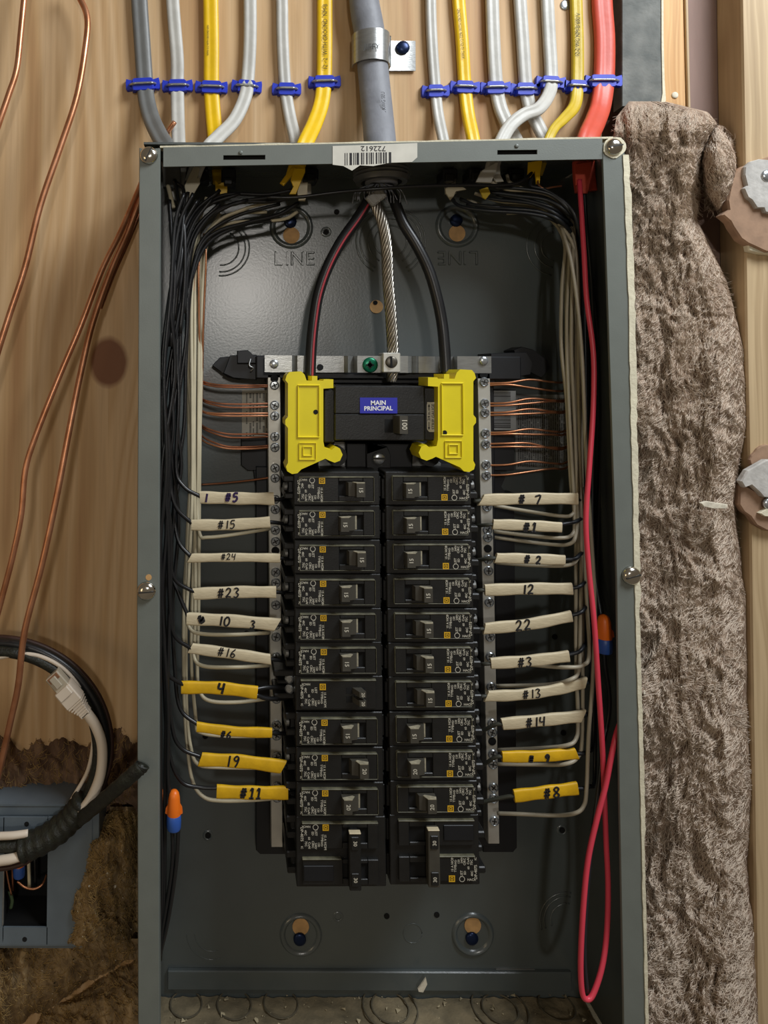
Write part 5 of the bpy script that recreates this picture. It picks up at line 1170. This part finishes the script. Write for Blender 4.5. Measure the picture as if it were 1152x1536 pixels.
# ------------------------------------------------------------------ right side wires
RW = [([(676, 296, 30), (690, 309, 40), (730, 316, 50), (790, 320, 56), (830, 330, 58), (855, 352, 58), (866, 400, 58), (870, 500, 56), (874, 640, 56), (872, 740, 60), (864, 748, 70)], '#7'),
      ([(690, 298, 32), (720, 310, 42), (760, 313, 52), (810, 318, 58), (845, 335, 62), (866, 372, 62), (872, 450, 62), (876, 640, 62), (875, 760, 64), (868, 780, 70), (840, 787, 73)], '#1'),
      ([(728, 296, 40), (750, 300, 46), (800, 306, 56), (840, 325, 62), (866, 355, 64), (876, 450, 66), (880, 640, 66), (878, 800, 68), (868, 834, 72), (845, 840, 73)], '#2'),
      ([(735, 288, 46), (770, 293, 52), (820, 300, 60), (852, 320, 64), (870, 350, 66), (880, 460, 66), (882, 700, 66), (880, 850, 68), (874, 876, 72), (856, 883, 73)], '12'),
      ([(800, 262, 52), (796, 278, 56), (818, 285, 60), (848, 305, 66), (866, 335, 68), (877, 420, 68), (878, 700, 68), (880, 880, 70), (876, 914, 72), (855, 924, 73)], '22'),
      ([(742, 282, 50), (780, 283, 56), (826, 292, 62), (856, 318, 66), (868, 345, 70), (876, 430, 70), (880, 700, 68), (880, 930, 70), (874, 972, 72), (851, 983, 73)], '#3'),
      ([(745, 292, 44), (790, 300, 54), (836, 316, 60), (860, 348, 62), (868, 400, 62), (882, 560, 62), (884, 800, 64), (886, 980, 66), (884, 1020, 70), (874, 1025, 73)], '#13'),
      ([(700, 306, 36), (740, 310, 48), (800, 316, 54), (842, 335, 58), (862, 370, 58), (874, 520, 58), (884, 760, 60), (888, 980, 62), (888, 1060, 68), (870, 1075, 73)], '#14'),
      ([(750, 285, 42), (800, 290, 54), (840, 302, 58), (864, 330, 60), (880, 420, 60), (888, 700, 60), (890, 1000, 62), (890, 1110, 66), (880, 1128, 70), (862, 1131, 73)], '#9'),
      ([(756, 295, 38), (806, 304, 50), (850, 335, 54), (868, 380, 56), (884, 540, 56), (890, 800, 58), (892, 1000, 60), (892, 1160, 64), (884, 1180, 70), (864, 1183, 73)], '#8')]
WBR = mat('slate_black_wire', '22262B', .38)
for i, (p, nm) in enumerate(RW):
    p = [(x, y, h-18 if (x > 850 and 340 < y and k < len(p)-2) else h) for k, (x, y, h) in enumerate(p)]
    wire('insulated_wire', p, 2.9, WBR, f'black wire down the right gutter into sleeve {nm}, {ordn[i]} one down')
WWR = mat('grey_white_wire', 'A8A08C', .42, 0, .1, 60)
RN = [([(700, 300, 30), (740, 312, 36), (800, 316, 42), (838, 335, 44), (848, 370, 44), (843, 430, 44), (842, 520, 46), (850, 600, 48), (856, 720, 50), (861, 760, 52), (858, 772, 54), (840, 774, 54), (780, 765, 54), (741, 758, 48)], 'neutral to the right bar between sleeves #7 and #1'),
      ([(712, 290, 36), (750, 302, 42), (805, 308, 48), (846, 335, 48), (854, 380, 48), (850, 480, 48), (852, 580, 50), (858, 700, 52), (862, 780, 54), (858, 802, 58), (838, 807, 60), (790, 803, 58), (741, 797, 48)], 'neutral to the right bar just below the sleeve marked #1'),
      ([(736, 272, 50), (760, 284, 52), (806, 288, 56), (842, 305, 58), (860, 340, 52), (859, 400, 52), (857, 520, 50), (862, 640, 50), (866, 760, 54), (864, 800, 58), (854, 816, 60), (820, 816, 60), (742, 806, 48)], 'lower neutral to the right bar below the sleeve marked #1'),
      ([(740, 300, 34), (800, 304, 40), (850, 350, 46), (864, 400, 48), (864, 520, 48), (866, 700, 48), (868, 820, 50), (866, 838, 56), (850, 848, 60), (800, 848, 60), (744, 844, 48)], 'neutral tucked below the sleeve marked #2'),
      ([(728, 310, 30), (800, 312, 40), (846, 345, 42), (858, 400, 42), (860, 520, 42), (870, 700, 46), (880, 900, 54), (884, 980, 60), (874, 998, 64), (850, 1001, 64), (815, 999, 64), (744, 992, 50)], 'neutral curving up behind the sixth sleeve, #3, on the right'),
      ([(760, 262, 44), (768, 276, 46), (812, 296, 50), (850, 330, 50), (866, 400, 50), (868, 600, 50), (872, 800, 52), (870, 960, 54), (868, 1006, 60), (854, 1020, 64), (820, 1027, 64), (745, 1029, 50)], 'neutral to the right bar just above the curved sleeve #13'),
      ([(742, 315, 30), (806, 318, 36), (846, 360, 38), (850, 480, 38), (862, 640, 42), (864, 820, 48), (864, 980, 52), (867, 1080, 56), (864, 1108, 60), (850, 1118, 62), (810, 1122, 62), (746, 1125, 50)], 'neutral to the right bar above the yellow sleeve #9'),
      ([(760, 320, 28), (816, 322, 34), (852, 380, 36), (870, 560, 40), (873, 800, 46), (874, 1000, 52), (873, 1110, 56), (866, 1136, 60), (848, 1146, 62), (810, 1147, 62), (746, 1146, 50)], 'neutral to the right bar below the yellow sleeve #9'),
      ([(842, 340, 56), (858, 400, 58), (872, 520, 60), (880, 700, 62), (892, 900, 62), (889, 1020, 62), (883, 1100, 62), (880, 1180, 62), (876, 1208, 62), (862, 1220, 62), (830, 1223, 60), (780, 1221, 58), (746, 1220, 50)], 'neutral making a wide corner at the lowest right screw')]
for p, l in RN:
    p = [(x, y, h+13 if (x > 835 and y > 340) else h) for x, y, h in p]
    wire('insulated_wire', p, 2.9, WWR, 'greyish white '+l)
for i, (ya, yb) in enumerate([(571, 574), (584, 577), (598, 604), (600, 608), (615, 618), (617, 622), (645, 648), (650, 651), (671, 665), (669, 670), (693, 697), (701, 712)]):
    pos = ordn[i] if i < 10 else ['eleventh', 'lowest'][i-10]
    wire('ground_wire', [(862, ya-8, 34), (846, ya+2, 38), (828, ya+2, 42), (795, (ya+yb)/2+(1 if i % 2 else -3), 44), (762, yb, 44), (729, yb+1, 38)], 1.7, COP, f'bare copper ground into the right bar, {pos} from the top', n=6)
wire('ground_wire', [(806, 268, 54), (808, 277, 58), (816, 283, 60), (828, 281, 58), (842, 279, 54)], 1.6, COP, 'curl of bare copper below the yellow jacket end at top right', n=6)
for (o_, h, m, l) in (([(740, 246), (748, 242), (744, 258), (737, 274), (714, 273), (722, 256)], 58, JW, 'slanted white jacket end below the top right flange slot'),
                      ([(739, 244), (750, 242), (751, 262), (756, 272), (744, 273), (737, 262)], 54, JW, 'second white jacket end right of the slanted one'),
                      ([(668, 282), (686, 275), (700, 284), (684, 287), (680, 296), (676, 300), (669, 290)], 34, WW, 'frayed pale jacket end right of the service connector'),
                      ([(720, 284), (732, 280), (736, 290), (729, 299), (724, 296)], 50, JYD, 'dull split jacket behind the long jumper wire'),
                      ([(793, 243), (814, 240), (811, 258), (810, 276), (805, 276), (803, 256), (796, 266), (792, 262)], 56, JY, 'yellow jacket end at top right with two tails'),
                      ([(862, 246), (888, 242), (886, 268), (882, 290), (870, 290), (872, 278), (864, 278)], 62, JR, 'red jacket end hanging below the right end of flange')):
    mb = MB(); mb.pprism(o_, h, h-1.6, .5); tag(mb.build('jacket_flap', m), l, 'jacket flap')
# red and black long wires on the right
wire('insulated_wire', [(869, 270, 62), (871, 300, 66), (876, 380, 72), (880, 450, 76), (890, 530, 80), (890, 610, 82), (884, 700, 84), (879, 780, 84), (883, 850, 84), (891, 930, 86), (897, 1020, 86), (903, 1110, 86), (906, 1180, 84), (909, 1260, 82), (912, 1330, 82), (910, 1400, 84), (903, 1450, 87), (890, 1490, 89), (880, 1499, 90), (873, 1487, 90), (871, 1440, 90), (875, 1360, 90), (882, 1290, 90), (895, 1230, 90), (908, 1180, 90), (918, 1130, 90), (925, 1100, 88), (936, 1070, 84)], 3.9, WR, 'long red wire looping at the bottom of the right gutter')
wire('insulated_wire', [(876, 285, 58), (880, 340, 58), (888, 440, 56), (893, 600, 56), (888, 760, 56), (892, 860, 60), (900, 915, 68), (905, 960, 72), (908, 1000, 72), (914, 1040, 72), (913, 1075, 72), (904, 1120, 76), (898, 1180, 80), (890, 1240, 84), (884, 1300, 86), (878, 1380, 87), (877, 1440, 88), (881, 1488, 88)], 3.0, WBR, 'black wire following the red loop below the right connector')
wire('insulated_wire', [(872, 300, 50), (882, 380, 50), (898, 520, 48), (900, 700, 48), (896, 860, 50), (903, 920, 60)], 2.9, WBR, 'black wire behind the red one in the right gutter')
nut(906, 950, 76, 56, 24, 'orange and blue wire connector beside the red wire in right gutter')
